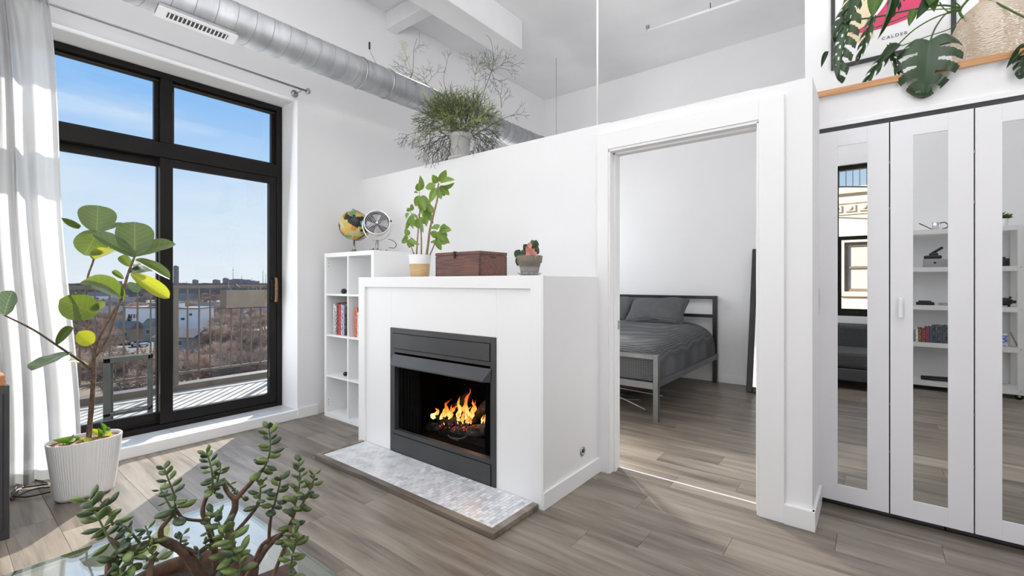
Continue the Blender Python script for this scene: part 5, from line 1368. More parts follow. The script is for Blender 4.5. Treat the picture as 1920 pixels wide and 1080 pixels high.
# ================================================================== LEFT CABINET AND CABLES
cbn = thing('sideboard', (-3.6, -.4, 0), 'matt black sideboard with brown wood top at the left edge', 'cabinet')
B(-3.93, -3.27, -1.15, 0.243, 0.0, 0.738).build('cabinet_body', cabinet_m, cbn, bevel=.003)
B(-3.935, -3.268, -1.155, 0.228, 0.739, 0.788).build('top_board', orangewood_m, cbn, bevel=.004)
for y0 in (-1.12, -.44): B(-3.2695, -3.262, y0, y0 + .66, .05, .70).build('cabinet_door', cabinet_m, cbn, bevel=.002)
cb_ = thing('cables', (-3.75, .3, 0), 'black cables looping on the floor beside the ribbed pot', 'cable')
for pts in ([(22, 925), (40, 915), (60, 912), (90, 908)], [(22, 930), (45, 932), (70, 928), (95, 922)], [(20, 932), (35, 920), (60, 900), (88, 905)], [(30, 885), (33, 905), (24, 925), (18, 935)], [(20, 938), (50, 922), (75, 915), (92, 914)]):
    P = smoothpath([onz(a, b_, .006 + R_.uniform(0, .012)) for a, b_ in pts], 5)
    MB().tube(P, .0045, 6).build('cable', black_m, cb_)

# ================================================================== BEDROOM
bx0, bx1, by0, by1 = -3.06, -1.485, 3.955, 6.02
bed = thing('bed', ((bx0 + bx1) / 2, 5.0, 0), 'grey metal frame bed seen through the bedroom doorway', 'bed')
t = .045
for (x, y, h_, m) in ((bx0, by0, .59, bedmetal_m), (bx1 - t, by0, .59, bedmetal_m), (bx0, by1 - t, 1.065, beddark_m), (bx1 - .075, by1 - t, 1.065, beddark_m)):
    B(x, x + (.05 if h_ > 1 else t), y, y + t, 0, h_).build('leg', m, bed, bevel=.002)
B(bx0 + t, bx1 - t, by0 + .001, by0 + t - .001, .55, .589).build('foot_rail', bedmetal_m, bed, bevel=.002)
B(bx0 + t, bx1 - t, by0 + .001, by0 + t - .001, .285, .345).build('foot_rail', bedmetal_m, bed, bevel=.002)
B(bx0 + .05, bx1 - .075, by1 - t + .001, by1 - .001, 1.025, 1.064).build('head_rail', beddark_m, bed, bevel=.002)
B(bx0 + .05, bx1 - .075, by1 - t + .001, by1 - .001, .795, .835).build('head_rail', beddark_m, bed, bevel=.002)
for x in (bx0 + .004, bx1 - t + .004): B(x, x + t - .012, by0 + t, by1 - t, .30, .36).build('side_rail', bedmetal_m, bed, bevel=.002)
for i in range(9): B(bx0 + t, bx1 - t, by0 + .15 + i * .21, by0 + .21 + i * .21, .335, .35).build('slat', bedmetal_m, bed)
def duv(u, v):
    # u around the cross section, v along the bed
    x0, x1 = bx0 + .012, bx1 - .035; y0, y1 = by0 + t + .012, by1 - t - .03
    zt = lerp(.660, .745, min(1, v * 1.6)) - .05 * max(0, (v - .86) / .14) ** 2
    zb = .348; a = PI * u; n_ = .34
    cx = (x0 + x1) / 2; hx = (x1 - x0) / 2
    c, s = math.cos(a), math.sin(a)
    x = cx - hx * math.copysign(abs(c) ** n_, c); z = zb + (zt - zb) * abs(s) ** .42
    y = lerp(y0, y1, v)
    # rounded ends
    e_ = min(v, 1 - v) / .05
    if e_ < 1: z = zb + (z - zb) * (1 - (1 - e_) ** 3 * .22)
    w = .006 * math.sin(x * 11 + y * 7) + .005 * math.sin(y * 17 - x * 6)
    return Vector((x + w * .4, y, z + w))
MB().grid(duv, 48, 40).build('duvet', weave_m, bed)
for v_ in (0, 1): MB().add([duv(i / 48, v_) for i in range(49)], [tuple(range(49))]).build('duvet_end', weave_m, bed)
def pillow(name, c, sx, sy, sz, rot, label):
    p = thing('pillow', c, label, 'pillow')
    M = Matrix.Translation(c) @ rot
    def side(sg):
        def fn(u, v):
            a, b_ = u * 2 - 1, v * 2 - 1
            k = max(0, (1 - a ** 4) * (1 - b_ ** 4)) ** .45
            px_ = a * sx * (1 - .07 * (1 - abs(b_)) ** 1.5 * abs(a) ** 8); py_ = b_ * sy * (1 - .10 * (1 - abs(a)) ** 1.2 * abs(b_) ** 8)
            return M @ Vector((px_, py_, sg * sz * k + .006 * math.sin(a * 7 + b_ * 5)))
        return fn
    MB().grid(side(1), 26, 18).grid(side(-1), 26, 18).build('pillow_case', weave_m, p)
tiltm = Matrix.Rotation(math.radians(38), 4, 'X')
pillow('p', Vector((-2.13, 5.62, .865)), .36, .24, .085, tiltm @ Matrix.Rotation(math.radians(3), 4, 'Z'), 'charcoal waffle pillow leaning at the right of the bed')
pillow('p', Vector((-2.80, 5.68, .865)), .33, .24, .085, tiltm, 'second charcoal pillow mostly hidden behind the door frame')
bg_ = thing('folded_rack', (-2.0, 4.5, 0), 'folded metal rack stored in the shadow under the bed', 'rack')
for k, (a, b_) in enumerate((((-2.6, 4.25, .20), (-1.62, 4.45, .12)), ((-2.6, 4.55, .16), (-1.7, 4.2, .03)), ((-2.5, 4.30, .14), (-1.9, 4.60, .015)))):
    MB().tube([a, b_], .006, 8).build('bar', nickel_m if k != 2 else steel_m, bg_)
MB().tube([(-2.5, 4.3, 0.01), (-1.9, 4.6, .01)], .005, 6).build('foot_bar', nickel_m, bg_)
sc_ = thing('storage_bag', (-2.15, 4.85, 0), 'dull red brown soft bag pushed under the bed', 'bag')
MB().sphere((-2.15, 4.85, .105), .28, 20, 12, (1, .7, .37)).build('bag_body', mat('dusty_red_fabric', (.07, .035, .033), (.05, .028, .027), rough=.9), sc_)
MB().tube([(-2.26, 4.82, .19), (-2.22, 4.80, .215), (-2.08, 4.80, .215), (-2.04, 4.82, .19)], .008, 8).build('handle', black_m, sc_)
lm = thing('leaning_mirror', (-.85, 5.69, 0), 'black framed floor mirror leaning on the far bedroom wall', 'mirror')
ang_ = math.atan2(.335, 1.62)
Mm = Matrix.Translation((-1.126, 5.690, 0.003)) @ Matrix.Rotation(-ang_, 4, 'X')
H_ = 1.655; Wd = .56; fw = .062
for (a, b_, c, d) in ((0, fw, 0, H_), (Wd - fw, Wd, 0, H_), (fw, Wd - fw, 0, fw), (fw, Wd - fw, H_ - fw, H_)):
    MB().box(a, b_, -.012, .022, c, d, Mm).build('frame', beddark_m, lm, bevel=.006)
MB().box(fw - .01, Wd - fw + .01, .002, .01, fw - .01, H_ - fw + .01, Mm).build('mirror_glass', mirror_m, lm)

# ================================================================== BALCONY
bal = struct(B(-7.02, -4.53, -1.6, 5.5, -.30, -.125).build('balcony_floor', deck_m, bevel=.01), 'pale concrete balcony floor striped by railing shadows', 'balcony')
rl = thing('balcony_railing', (-6.86, 2.0, -.12), 'brown metal balcony railing with thin vertical bars', 'railing')
B(-6.89, -6.83, -1.6, 5.5, 1.155, 1.195).build('top_rail', rail_m, rl, bevel=.003)
B(-6.875, -6.845, -1.6, 5.5, .075, .105).build('bottom_rail', rail_m, rl, bevel=.002)
B(-6.98, -6.80, -1.6, 5.5, -.128, -.045).build('curb_channel', rail_m, rl, bevel=.003)
y = -1.5; k = 0
while y < 5.45:
    if k % 11 == 5: B(-6.885, -6.835, y - .025, y + .025, -.05, 1.16).build('post', rail_m, rl, bevel=.002)
    else: B(-6.868, -6.852, y - .008, y + .008, .10, 1.158).build('baluster', rail_m, rl)
    y += .1265; k += 1
pl = thing('railing_planter', (-6.72, 2.95, .88), 'long taupe planter box hooked on the balcony railing', 'planter')
x0, x1, y0, y1, z0, z1 = -6.83, -6.62, 2.40, 3.55, .885, 1.125
mb = MB().box(x0, x0 + .012, y0, y1, z0, z1).box(x1 - .012, x1, y0, y1, z0, z1).box(x0 + .012, x1 - .012, y0, y0 + .012, z0, z1).box(x0 + .012, x1 - .012, y1 - .012, y1, z0, z1).box(x0, x1, y0, y1, z0, z0 + .012)
mb.build('box', planter_m, pl, bevel=.003)
B(x0 + .012, x1 - .012, y0 + .012, y1 - .012, z1 - .06, z1 - .03).build('soil', soil_m, pl)
for yy in (2.6, 3.3): MB().tube([(x1 - .01, yy, z1 + .004), (-6.85, yy, z1 + .08), (-6.90, yy, z1 + .075), (-6.905, yy, z1 + .02)], .006, 6).build('hook', beddark_m, pl)
dg = MB()
for i in range(26):
    px, py_ = RP.uniform(x0 + .03, x1 - .03), RP.uniform(y0 + .05, y1 - .05)
    dg.tube([(px, py_, z1 - .04), (px + RP.uniform(-.03, .03), py_ + RP.uniform(-.04, .04), z1 + RP.uniform(.02, .10))], .0022, 4)
dg.build('dry_twigs', tanbark_m, pl)
ch = thing('folding_patio_table', (-5.85, 1.23, -.125), 'dark green grey folding patio table folded on the balcony', 'patio table')
for xx, dy, nm in ((-5.80, 0.0, 'front_frame'), (-5.87, .035, 'rear_frame')):
    q = MB(); a, b_ = 1.035 + dy, 1.40 + dy; s_ = .034
    q.box(xx, xx + .03, a, a + s_ * 1.5, -.125, .50).box(xx, xx + .03, b_ - s_ * .7, b_, -.125, .50).box(xx, xx + .03, a, b_, .455, .505).box(xx, xx + .03, a, b_, -.06, -.03)
    q.build(nm, patio_m, ch, bevel=.003)
for sg in (1, -1):
    MB().tube([(-5.85, 1.06, .28 + .10 * sg), (-5.85, 1.14, .28), (-5.85, 1.06, .28 - .10 * sg)] if sg > 0 else [(-5.85, 1.10, .36), (-5.85, 1.02, .28), (-5.85, 1.10, .20)], .006, 6).build('brace', patio_m, ch)

# ================================================================== THE TOWN BELOW
GZ = -15.0
gr_ = MB().grid(lambda u, v: Vector((lerp(-3200, 60, u), lerp(-2600, 3200, v), GZ)), 4, 4).build('ground_plane', ground_m)
struct(gr_, 'brown winter ground and yards of the town far below', 'ground')
def place(px, D): r = ray(px, HZ); return Vector((r.x * D, r.y * D, GZ))
st = thing('street', (-120, 60, GZ), 'grey street and parking strip between the houses below', 'street', kind='structure')
def strip(a, b_, w, name, m=street_m, z=.04):
    a, b_ = Vector(a), Vector(b_); d = (b_ - a).normalized(); s_ = Vector((-d.y, d.x, 0)) * w / 2
    MB().ngon_prism([a + s_, b_ + s_, b_ - s_, a - s_], (0, 0, 1), z).build(name, m, st)
strip(place(100, 118), place(620, 128), 7, 'road')
strip(place(200, 88), place(300, 300), 6, 'side_road')
strip(place(-100, 215), place(620, 235), 7, 'road')
strip(place(250, 100), place(300, 106), 12, 'parking_pad', mat('tan_gravel', (.42, .33, .24), (.36, .28, .2), rough=1))
def house(px, D, w, d, h, m, label, rot=0.0, flat=True, wins=((.2, .55, .10, .25), (.6, .5, .10, .3)), roofm=None, name='house'):
    c = place(px, D)
    t_ = thing(name, c, label, 'house')
    M = Matrix.Translation(c) @ Matrix.Rotation(YAW + rot, 4, 'Z')
    MB().box(-w / 2, w / 2, 0, d, 0, h, M).build('wall', m, t_)
    if flat:
        q = MB().box(-w / 2 - .3, w / 2 + .3, -.3, d + .3, h, h + .35, M); q.build('roof', roofm or roof_m, t_)
    else:
        q = MB(); rh = h * .45
        vs = [(-w / 2 - .4, -.4, h), (w / 2 + .4, -.4, h), (w / 2 + .4, d + .4, h), (-w / 2 - .4, d + .4, h), (-w / 2 - .4, d / 2, h + rh), (w / 2 + .4, d / 2, h + rh)]
        q.add([M @ Vector(v) for v in vs], [(0, 1, 5, 4), (2, 3, 4, 5), (0, 4, 3), (1, 2, 5), (0, 3, 2, 1)]); q.build('roof', roofm or roof_m, t_)
    for (ux, uz, ww, wh) in wins:
        x = -w / 2 + ux * w; z = uz * h
        wn = MB().box(x, x + ww * w, -.06, .02, z, z + wh * h, M).build('window', hglass_m, t_)
        MB().box(x - .08, x + ww * w + .08, -.10, -.05, z - .08, z, M).box(x - .08, x + ww * w + .08, -.10, -.05, z + wh * h, z + wh * h + .08, M).build('window_trim', housew_m, wn)
    return t_
house(262, 146, 9.0, 8, 8.0, housew_m, 'tall white modern house with flat roof and narrow window row', wins=((.10, .60, .05, .16), (.19, .60, .05, .16), (.28, .60, .05, .16), (.37, .60, .05, .16), (.45, .28, .13, .07)))
house(296, 147, 6.0, 8, 9.3, housew_m, 'white modern house block right of the tall one with raised roof box', wins=((.35, .44, .14, .17), (.05, .93, .85, .05)))
house(350, 152, 7.5, 8, 7.4, housew_m, 'low white modern house seen right of the window post', wins=((.25, .50, .16, .10), (.62, .70, .12, .10)))
house(279, 126, 3.2, 4, 4.2, houseg_m, 'small grey shed in front of the white houses', flat=False, wins=((.3, .5, .25, .25),))
house(228, 124, 4.2, 5, 3.8, houset_m, 'small tan house left of the white houses', flat=False, wins=((.2, .4, .2, .3), (.6, .4, .2, .3)))
house(420, 215, 22, 9, 4.6, houseg_m, 'long low house with pale flat roof below the planter', wins=((.1, .4, .1, .3), (.4, .4, .1, .3), (.7, .4, .1, .3)))
house(384, 196, 10, 8, 5.2, houset_m, 'small tan house with pale roof left of the planter', flat=False)
house(192, 170, 12, 9, 5.0, houseg_m, 'grey house with pale pitched roof behind the fig branches', flat=False)
house(150, 205, 12, 9, 5.0, houset_m, 'tan pitched roof house beside the curtain', flat=False)
house(222, 250, 16, 9, 5.5, houset_m, 'distant tan house behind the tall white house', flat=False)
house(330, 270, 16, 9, 6.5, houseg_m, 'distant grey house behind the window post', flat=False)
house(455, 300, 16, 9, 6.0, housew_m, 'distant white house behind the planter box', flat=False)
house(175, 340, 20, 9, 6.0, housew_m, 'distant pale house below the skyline at left', flat=False)
house(480, 180, 9, 8, 5.0, housew_m, 'white house among trees near the door handle', flat=False)
house(325, 105, 9, 7, 3.6, houseg_m, 'low grey garage close below the balcony', flat=False, roofm=treeline_m)
def carr(px, D, m, label, rot):
    c = place(px, D); t_ = thing('car', c, label, 'car'); M = Matrix.Translation(c) @ Matrix.Rotation(rot, 4, 'Z')
    MB().box(-2.2, 2.2, -.9, .9, .35, .95, M).build('body', m, t_, bevel=.15)
    MB().add([M @ Vector(v) for v in [(-1.3, -.8, .95), (1.2, -.8, .95), (1.2, .8, .95), (-1.3, .8, .95), (-.8, -.7, 1.5), (.7, -.7, 1.5), (.7, .7, 1.5), (-.8, .7, 1.5)]],
             [(0, 1, 5, 4), (1, 2, 6, 5), (2, 3, 7, 6), (3, 0, 4, 7), (4, 5, 6, 7)]).build('cabin', hglass_m, t_)
    for a in (-1.4, 1.4):
        for b_ in (-.88, .88):
            w_ = MB().tube([(a, b_ - .1, .33), (a, b_ + .1, .33)], .33, 14); w_.v = [M @ v for v in w_.v]; w_.build('wheel', black_m, t_)
carr(286, 95, mat('blue_car_paint', (.05, .10, .45), (.05, .09, .4), rough=.3), 'small blue car parked below the balcony', 1.2)
carr(262, 116, mat('silver_car_paint', (.5, .51, .53), (.48, .49, .5), rough=.3), 'silver car on the street by the white houses', .3)
carr(214, 122, mat('dark_car_paint', (.05, .05, .055), (.05, .05, .055), rough=.3), 'dark car on the street left of the white houses', .3)

# bare trees: five shared shapes, every tree a thing of its own with trunk and crown
RT = random.Random(21)
def treeproto(seed, h):
    rt_ = random.Random(seed); trunk = MB(); crown = MB()
    def spike(p, d, L, w):
        s_ = d.cross(Vector((rt_.gauss(0, 1), rt_.gauss(0, 1), rt_.gauss(0, 1)))).normalized() * w
        q = p + d * L
        crown.add([p - s_, p + s_, q], [(0, 1, 2)])
    def rec(p, d, L, r, lev):
        q = p + d * L * .5 + Vector((rt_.gauss(0, 1), rt_.gauss(0, 1), 0)) * L * .04; d2 = (q - p).normalized(); e_ = p + d * L
        (trunk if lev >= 4 else crown).tube([p, q, e_], [r, r * .85, r * .7], 5 if lev >= 4 else 3, cap=False, smooth=False)
        if lev == 0:
            for i in range(13):
                s_ = p.lerp(e_, rt_.random()); dd = (d + Vector((rt_.gauss(0, .6), rt_.gauss(0, .6), rt_.gauss(.15, .5)))).normalized()
                spike(s_, dd, L * rt_.uniform(.8, 1.7), .028)
            return
        n = 3 if lev > 1 else 4
        a0 = rt_.uniform(0, 6.28); o1 = d.orthogonal().normalized(); o2 = d.cross(o1)
        for i in range(n):
            a = a0 + 2 * PI * i / n + rt_.uniform(-.4, .4)
            nd = (d + (o1 * math.cos(a) + o2 * math.sin(a)) * rt_.uniform(.45, .95) + Vector((0, 0, .05))).normalized()
            st_ = p.lerp(e_, rt_.uniform(.45, 1.0))
            rec(st_, nd, L * rt_.uniform(.68, .85), r * .6, lev - 1)
    rec(Vector((0, 0, 0)), Vector((0, 0, 1)), h * .22, h * .018, 5)
    mt = trunk.mesh('trunk', Vector((0, 0, 0))); mc = crown.mesh('crown', Vector((0, 0, 0)))
    for m_ in (mt, mc): m_.materials.append(treebark_m)
    return mt, mc
protos = [treeproto(s, 10) for s in (3, 8, 15, 27)]
def tree(p, s, k, label='bare brown winter tree in the neighbourhood below the balcony'):
    t_ = bpy.data.objects.new('bare_tree', None); COL.objects.link(t_); t_.location = p; t_.scale = (s * RT.uniform(1.0, 1.35), s * RT.uniform(1.0, 1.35), s); t_.rotation_euler = (0, 0, RT.uniform(0, 6.28)); t_.empty_display_size = .1
    ORG[t_.name] = Vector(p); tag(t_, label, 'tree', 'bare winter trees below')
    for nm, me in zip(('trunk', 'crown'), protos[k]):
        o_ = bpy.data.objects.new(nm, me); COL.objects.link(o_); o_.parent = t_
hs = [(262, 146, 9), (296, 147, 7), (350, 152, 8), (279, 126, 4), (228, 124, 4), (325, 105, 7), (286, 95, 5), (262, 116, 5)]
nt_ = 0; tries = 0
while nt_ < 295 and tries < 5000:
    tries += 1
    px = RT.uniform(-60, 600); D = 62 * (480 / 62) ** RT.random()
    if any(abs(px - a) * D / FPX < r + 1.5 and -16 < D - b_ < r + 6 for a, b_, r in hs): continue
    if 218 < px < 370 and D < 145 and RT.random() < (.97 if D > 84 else .6): continue
    tree(place(px, D), RT.uniform(.65, 1.15), RT.randrange(4)); nt_ += 1
for (px, D, s) in ((243, 138, .8), (370, 160, .9)):
    c = place(px, D); t_ = thing('evergreen_tree', c, 'dark evergreen tree %s' % ('beside the tall white house' if px < 300 else 'right of the low white house'), 'tree')
    MB().tube([c, c + Vector((0, 0, 2))], .2, 6).build('trunk', treebark_m, t_)
    mb = MB()
    for i in range(420):
        z = RT.uniform(1, 8 * s); r = (8 * s - z) * .33 + .2; a = RT.uniform(0, 6.28)
        p = c + Vector((math.cos(a) * r * RT.uniform(.3, 1), math.sin(a) * r * RT.uniform(.3, 1), z)); q_ = Vector((RT.gauss(0, .3), RT.gauss(0, .3), -.25))
        mb.add([p, p + q_, p + Vector((q_.y, -q_.x, -.1))], [(0, 1, 2)])
    mb.build('crown', pine_m, t_)
# far tree belt, past telling the trees apart
mb = MB()
for ring, (D, hh) in enumerate(((430, 8), (560, 9), (720, 9), (950, 11), (1300, 12), (1800, 14), (2400, 15))):
    n_ = 260
    vs = []; fs = []
    for i in range(n_ + 1):
        px = lerp(-900, 1100, i / n_); p = place(px, D)
        b_ = hh * (.55 + .55 * mnoise.noise(Vector((i * .31, ring * 7.3, 0))) + .25 * RT.random())
        vs += [p, p + Vector((0, 0, max(2, b_))), p + Vector((-20, 10, 0)) + Vector((0, 0, 0))]
    for i in range(n_):
        a, b2 = i * 3, (i + 1) * 3; fs += [(a, b2, b2 + 1, a + 1), (a + 1, b2 + 1, b2 + 2, a + 2)]
    mb.add(vs, fs)
tag(mb.build('distant_tree_belt', treeline_m), 'hazy belt of far winter trees under the horizon', 'trees', kind='stuff')
for i, (px, top, w, lab) in enumerate(((328, 499, 6, 'slender tower block on the horizon beside the window post'), (364, 525, 7, 'low square block on the horizon right of the post'), (403, 525, 9, 'wide brick block on the skyline'), (421, 522, 7, 'stepped brick block on the skyline'),
                                       (442, 524, 26, 'long low plant building on the skyline'), (470, 527, 16, 'low flat building on the skyline near the handle'), (160, 527, 14, 'pale low block on the horizon by the curtain'), (205, 527, 18, 'white low roof on the horizon at left'))):
    D = 2300; c = place(px, D); hgt = (HZ - top) * D / FPX + 16.2; ww = w * D / FPX
    t_ = thing('tower_block' if i < 4 else 'distant_building', c, lab, 'building')
    M = Matrix.Translation(c) @ Matrix.Rotation(YAW, 4, 'Z')
    MB().box(-ww / 2, ww / 2, 0, ww, 0, hgt, M).build('wall', tower_m, t_)
    MB().box(-ww / 4, ww / 5, 0, ww * .6, hgt, hgt + 3, M).build('roof_box', tower_m, t_)
for px, top in ((437, 500), (453, 516), (472, 521), (493, 505), (498, 512), (506, 513), (430, 524), (350, 527)):
    D = 2200; c = place(px, D); hgt = (HZ - top) * D / FPX + 16.2
    t_ = thing('mast', c, 'thin antenna mast on the skyline', 'mast', 'masts on the skyline')
    MB().tube([c, c + Vector((0, 0, hgt * .6)), c + Vector((0, 0, hgt))], [1.5, 1.1, .5], 5).build('mast_pole', tower_m, t_)
    MB().tube([c + Vector((0, 0, hgt * .8)), c + Vector((0, 0, hgt * .83))], 2.2, 6).build('mast_ring', tower_m, t_)

# ================================================================== SEEN IN THE CLOSET MIRRORS
MY = 3.1025
def vq(px, py, yv):
    p = ony(px, py, yv); return Vector((p.x, 2 * MY - yv, p.z))
CY1, CY0 = 2 * MY - 7.05, -1.20     # cart front, back
ct = thing('white_metal_cart', (.79, -1.03, 0), 'white metal shelf cart on casters reflected in the closet mirrors', 'shelf')
cx0, cx1 = .295, 1.23
lev = [1.835, 1.405, .970, .545, .105]
for i, z in enumerate(lev):
    B(cx0 + .002, cx1 - .002, CY0 + .002, CY1 - .002, z - .012, z).build('shelf', cart_m, ct, bevel=.002)
    B(cx0 + .002, cx1 - .002, CY1 - .014, CY1 - .001, z - .052, z).build('shelf_lip', cart_m, ct, bevel=.001)
for x in (cx0, cx1 - .045):
    for y in (CY0, CY1 - .02): B(x, x + .045, y, y + .02, .075, 1.835).build('post', cart_m, ct, bevel=.002)
for x in (cx0 + .05, cx1 - .03):
    for y in (CY0 + .05, CY1 - .03):
        w_ = MB().tube([(x, y - .012, .034), (x, y + .012, .034)], .034, 18).build('caster', black_m, ct)
        MB().tube([(x, y, .075), (x, y, .05)], .018, 10).tube([(x, y - .014, .034), (x, y + .014, .034)], .012, 8).build('caster_fork', chrome_m, w_)
q = MB()
for z in (1.39, .955, .53, .09): q.sphere((cx1 - .02, CY1 + .001, z), .005, 8, 6)
q.build('bolt', nickel_m, ct)
G2 = 'books on the white cart'
bx = .365
for (w, hh, c, c2, lab) in ((.016, .13, (.25, .27, .30), None, 'small grey book at the left end of the cart row'), (.022, .15, (.78, .76, .72), (.4, .4, .4), 'cream book on the white cart'), (.026, .17, (.05, .035, .02), (.3, .18, .05), 'black and gold book on the white cart'),
                            (.034, .165, (.14, .03, .03), (.3, .1, .08), 'dark maroon book on the white cart'), (.030, .185, (.30, .05, .09), (.2, .03, .05), 'crimson book on the white cart'), (.028, .185, (.03, .07, .11), (.05, .1, .15), 'teal black book on the white cart')):
    book(bx, w - .001, CY1 - .012, .13, lev[3] + .001, hh, c, lab, G2, c2, face=-1); bx += w + .0015
for k in range(7):
    book(bx, .0185, CY1 - .012, .13, lev[3] + .001, .200 + .003 * (k % 3), (.035, .04, .065), 'dark blue volume of the matching set on the white cart', 'matching dark blue volumes on the cart', (.14, .14, .18), face=-1); bx += .0205
def small(name, label, cat, base_): return thing(name, base_, label, cat)
# vintage bellows camera on box
p = vq(1752, 500, 7.15); z = lev[1] + .001; s_ = small('box_camera', 'black vintage folding camera on a grey box, second cart shelf', 'camera', (p.x, p.y, z))
B(p.x - .105, p.x + .11, p.y - .06, p.y + .06, z, z + .095).build('camera_box', outlet_m, s_, bevel=.004)
B(p.x - .112, p.x - .104, p.y - .062, p.y + .062, z, z + .10).build('end_cap', chrome_m, s_, bevel=.002)
B(p.x - .09, p.x + .06, p.y - .05, p.y + .05, z + .096, z + .135).build('top_plate', black_m, s_, bevel=.01)
B(p.x - .045, p.x + .03, p.y - .035, p.y + .045, z + .13, z + .165).build('viewfinder', black_m, s_, bevel=.01)
MB().tube([(p.x - .02, p.y, z + .16), (p.x + .07, p.y, z + .225)], .014, 10).build('flash_arm', black_m, s_)
MB().tube([(p.x, p.y + .05, z + .05), (p.x, p.y + .066, z + .05)], .012, 12).build('lens', black_m, s_)
p = vq(1885, 492, 7.15); s_ = small('small_camera', 'small black camera at the right end of the second cart shelf', 'camera', (p.x, p.y, z))
B(p.x - .05, p.x + .03, p.y - .02, p.y + .02, z, z + .085).build('body', black_m, s_, bevel=.004); MB().tube([(p.x - .01, p.y + .02, z + .045), (p.x - .01, p.y + .05, z + .045)], .024, 16).build('lens', black_m, s_)
B(p.x - .03, p.x - .0, p.y - .015, p.y + .015, z + .085, z + .10).build('viewfinder', black_m, s_)
# top shelf ornaments
z = lev[0] + .001
p = vq(1754, 425, 7.15); s_ = small('metal_cup', 'small chrome cup on the top cart shelf', 'cup', (p.x, p.y, z)); MB().lathe([(.026, 0), (.028, .002), (.030, .085), (.027, .085), (.025, .01)], (p.x, p.y, z), 24, cap=False).build('cup_body', chrome_m, s_)
MB().tube([(p.x + .028 + .018 * math.sin(a), p.y, z + .045 + .026 * math.cos(a)) for a in [PI * i / 8 for i in range(9)]], .003, 6).build('handle', chrome_m, s_)
p = vq(1735, 428, 7.15); s_ = small('letter_ornament', 'thin black slanted wire ornament on the top cart shelf', 'ornament', (p.x, p.y, z)); MB().tube([(p.x - .055, p.y, z + .085), (p.x + .055, p.y, z + .008)], .005, 8).build('wire', black_m, s_); MB().tube([(p.x - .05, p.y, z + .004), (p.x + .06, p.y, z + .004)], .004, 6).build('foot', black_m, s_)
p = vq(1772, 425, 7.15); s_ = small('curved_ornament', 'black hook shaped ornament right of the chrome cup', 'ornament', (p.x, p.y, z)); MB().tube([(p.x - .045, p.y, z + .075), (p.x, p.y, z + .08), (p.x + .025, p.y, z + .05), (p.x + .02, p.y, z + .02), (p.x - .02, p.y, z + .006)], .006, 8).build('hook', black_m, s_); MB().sphere((p.x - .02, p.y, z + .008), .008, 8, 6).build('foot', black_m, s_)
p = vq(1880, 418, 7.15); s_ = small('potted_succulent', 'little green plant in white pot on the top cart shelf', 'potted plant', (p.x, p.y, z))
MB().lathe([(.035, 0), (.045, .08), (.04, .08), (.036, .06)], (p.x, p.y, z), 24, cap=False).build('pot', pot_m, s_); MB().lathe([(.038, .07), (.001, .072)], (p.x, p.y, z), 12, cap=False).build('soil', soil_m, s_)
for k in range(16):
    a = k * 2.4; b0 = Vector((p.x, p.y, z + .075)); put_leaf(small_me, s_, b0, b0 + Vector((math.cos(a) * .08, math.sin(a) * .06, .03 + .07 * ((k * 7) % 5) / 5)), .035, tilt=.6)
# third shelf
z = lev[2] + .001
p = vq(1735, 570, 7.15); s_ = small('black_case', 'flat black case on the third cart shelf', 'case', (p.x, p.y, z)); B(p.x - .08, p.x + .075, p.y - .05, p.y + .05, z, z + .035).build('case_body', black_m, s_, bevel=.006); B(p.x - .06, p.x + .05, p.y - .04, p.y + .04, z + .035, z + .05).build('lid', black_m, s_, bevel=.005)
p = vq(1768, 571, 7.15); s_ = small('glasses', 'tiny dark spectacles on the third cart shelf', 'glasses', (p.x, p.y, z))
for dx in (-.02, .02): MB().tube([(p.x + dx + .014 * math.cos(a), p.y, z + .014 + .012 * math.sin(a)) for a in [2 * PI * k / 10 for k in range(10)]], .003, 5, closed=True).build('lens_rim', black_m, s_)
p = vq(1882, 566, 7.15); s_ = small('piggy_bank', 'black pig shaped bank on the third cart shelf', 'piggy bank', (p.x, p.y, z))
MB().sphere((p.x, p.y, z + .055), .06, 18, 12, (1.25, .8, .72)).build('body', black_m, s_)
for dx in (-.035, .035): MB().tube([(p.x + dx, p.y + .02, z), (p.x + dx, p.y + .02, z + .03)], .012, 8).build('leg', black_m, s_)
MB().tube([(p.x + .06, p.y, z + .055), (p.x + .09, p.y, z + .052)], .016, 10).build('snout', black_m, s_); MB().sphere((p.x + .045, p.y + .02, z + .10), .012, 8, 6).build('ear', black_m, s_)
# fourth shelf right
z = lev[3] + .001
p = vq(1884, 645, 7.15); s_ = small('blue_box', 'blue and white small box on the fourth cart shelf', 'box', (p.x, p.y, z)); B(p.x - .03, p.x + .015, p.y - .04, p.y + .05, z, z + .13).build('box_body', bookmat((.10, .16, .45), (.6, .6, .65)), s_, bevel=.002); B(p.x - .03, p.x + .015, p.y - .04, p.y + .05, z + .1305, z + .136).build('lid', paper_m, s_)
p = vq(1896, 645, 7.2); s_ = small('leaning_board', 'beige board leaning on the fourth cart shelf', 'board', (p.x, p.y, z)); MB().box(-.004, .004, -.05, .05, 0, .16, Matrix.Translation((p.x + .05, p.y, z + .002)) @ Matrix.Rotation(-.35, 4, 'Y')).build('board_panel', cork_m, s_)
# bottom shelf
z = lev[4] + .001
p = vq(1755, 708, 7.15); s_ = small('folded_tripod', 'folded black tripod lying on the bottom cart shelf', 'tripod', (p.x, p.y, z))
for k in range(3): MB().tube([(p.x - .13, p.y - .03 + .03 * k, z + .016 + .016 * (k % 2)), (p.x + .14, p.y - .03 + .03 * k, z + .02 + .02 * (k % 2))], .014, 8).build('leg', black_m, s_)
B(p.x + .10, p.x + .16, p.y - .04, p.y + .04, z, z + .06).build('head', black_m, s_, bevel=.006)

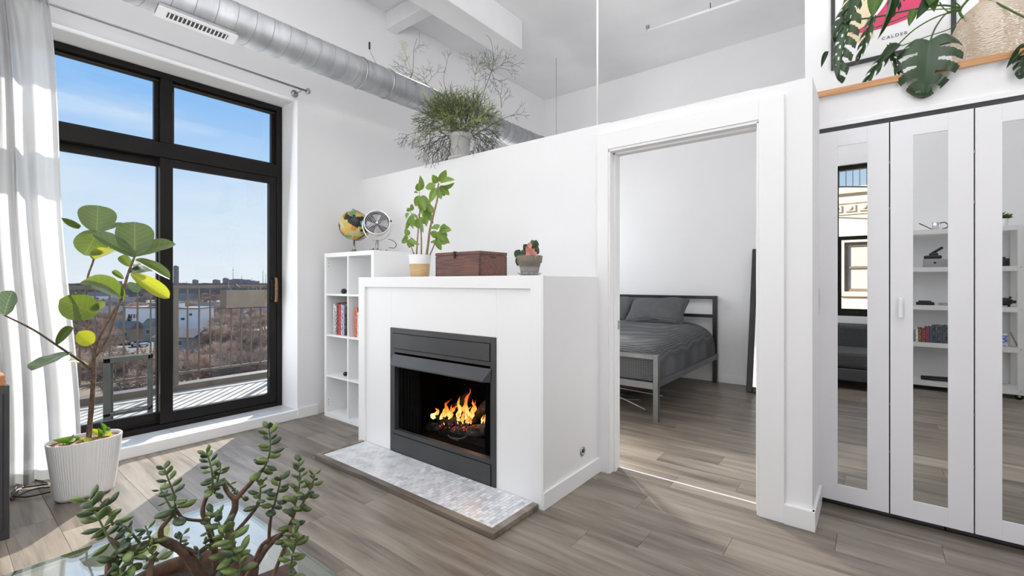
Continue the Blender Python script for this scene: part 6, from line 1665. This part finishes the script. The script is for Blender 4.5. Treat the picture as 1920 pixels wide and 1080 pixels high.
sf = thing('sofa', (-1.0, -.75, 0), 'charcoal fabric sofa below the rear window, seen in the left mirror', 'sofa')
sx0, sx1, sy0, sy1 = -2.1, .14, -1.18, -.32
B(sx0, sx1, sy0, sy1, .10, .24).build('base', sofa_m, sf, bevel=.015)
for k in range(3):
    a = sx0 + .01 + k * (sx1 - sx0) / 3; b_ = sx0 - .01 + (k + 1) * (sx1 - sx0) / 3
    B(a, b_, sy0 + .22, sy1 - .005, .245, .43).build('seat_cushion', sofa_m, sf, bevel=.035)
    MB().box(a, b_, 0, .17, 0, .32, Matrix.Translation((0, sy0 + .06, .40)) @ Matrix.Rotation(-.12, 4, 'X')).build('back_cushion', sofa_m, sf, bevel=.04)
for x in (sx0 + .06, sx1 - .1):
    for y in (sy0 + .06, sy1 - .08): B(x, x + .04, y, y + .04, 0, .10).build('leg', black_m, sf)
# building across the rear light well
ap = thing('apartment_building', (2, -9.0, GZ), 'cream brick apartment building seen through the rear window in the mirror', 'building')
ty = -9.0
mb = MB().box(-6, -.62, ty - 8, ty, GZ, 3.72).box(.45, 9, ty - 8, ty, GZ, 3.72).box(-.62, .45, ty - 8, ty, 2.30, 3.72).box(-.62, .45, ty - 8, ty, GZ, .98)
mb.build('wall', cream_m, ap)
wn = MB().box(-.62, .45, ty - .16, ty - .10, .98, 1.06).box(-.62, .45, ty - .16, ty - .10, 2.2, 2.30).box(-.62, -.54, ty - .16, ty - .10, 1.06, 2.2).box(.37, .45, ty - .16, ty - .10, 1.06, 2.2).box(-.54, .37, ty - .16, ty - .10, 1.60, 1.66).build('window', mat('brown_window_frame', (.17, .13, .09), (.2, .15, .1)), ap)
B(-.54, .37, ty - .15, ty - .14, 1.06, 2.2).build('pane', cork_m, wn)
B(-.72, .55, ty, ty + .08, .86, .97).build('window_sill', creamd_m, ap)
B(-6, 9, ty, ty + .10, 3.60, 3.76).build('cornice', creamd_m, ap)
for k in range(12):
    x = -1.2 + k * .30
    q = MB().box(x, x + .22, ty, ty + .05, 3.12, 3.30).sphere((x + .11, ty + .06, 3.21), .06, 10, 8, (1, .5, 1)); q.build('ornament', creamd_m, ap)
B(-1.5, 3, ty, ty + .04, 3.34, 3.38).build('moulding', creamd_m, ap); B(-1.5, 3, ty, ty + .03, 3.04, 3.07).build('moulding', creamd_m, ap)
rr = thing('roof_railing', (1, ty - .5, 3.76), 'thin black roof railing on top of the cream building', 'railing')
B(-1.5, 6, ty - .30, ty - .27, 4.26, 4.29).build('top_rail', black_m, rr)
for k in range(50): B(-1.5 + k * .15, -1.485 + k * .15, ty - .30, ty - .285, 3.72, 4.27).build('baluster', black_m, rr)
wl = MB().tube([(-3, -8.0, 3.95), (0, -8.0, 3.55), (3, -8.0, 3.3)], .018, 6).build('power_line', black_m); tag(wl, 'black cable crossing in front of the cream building', 'cable')
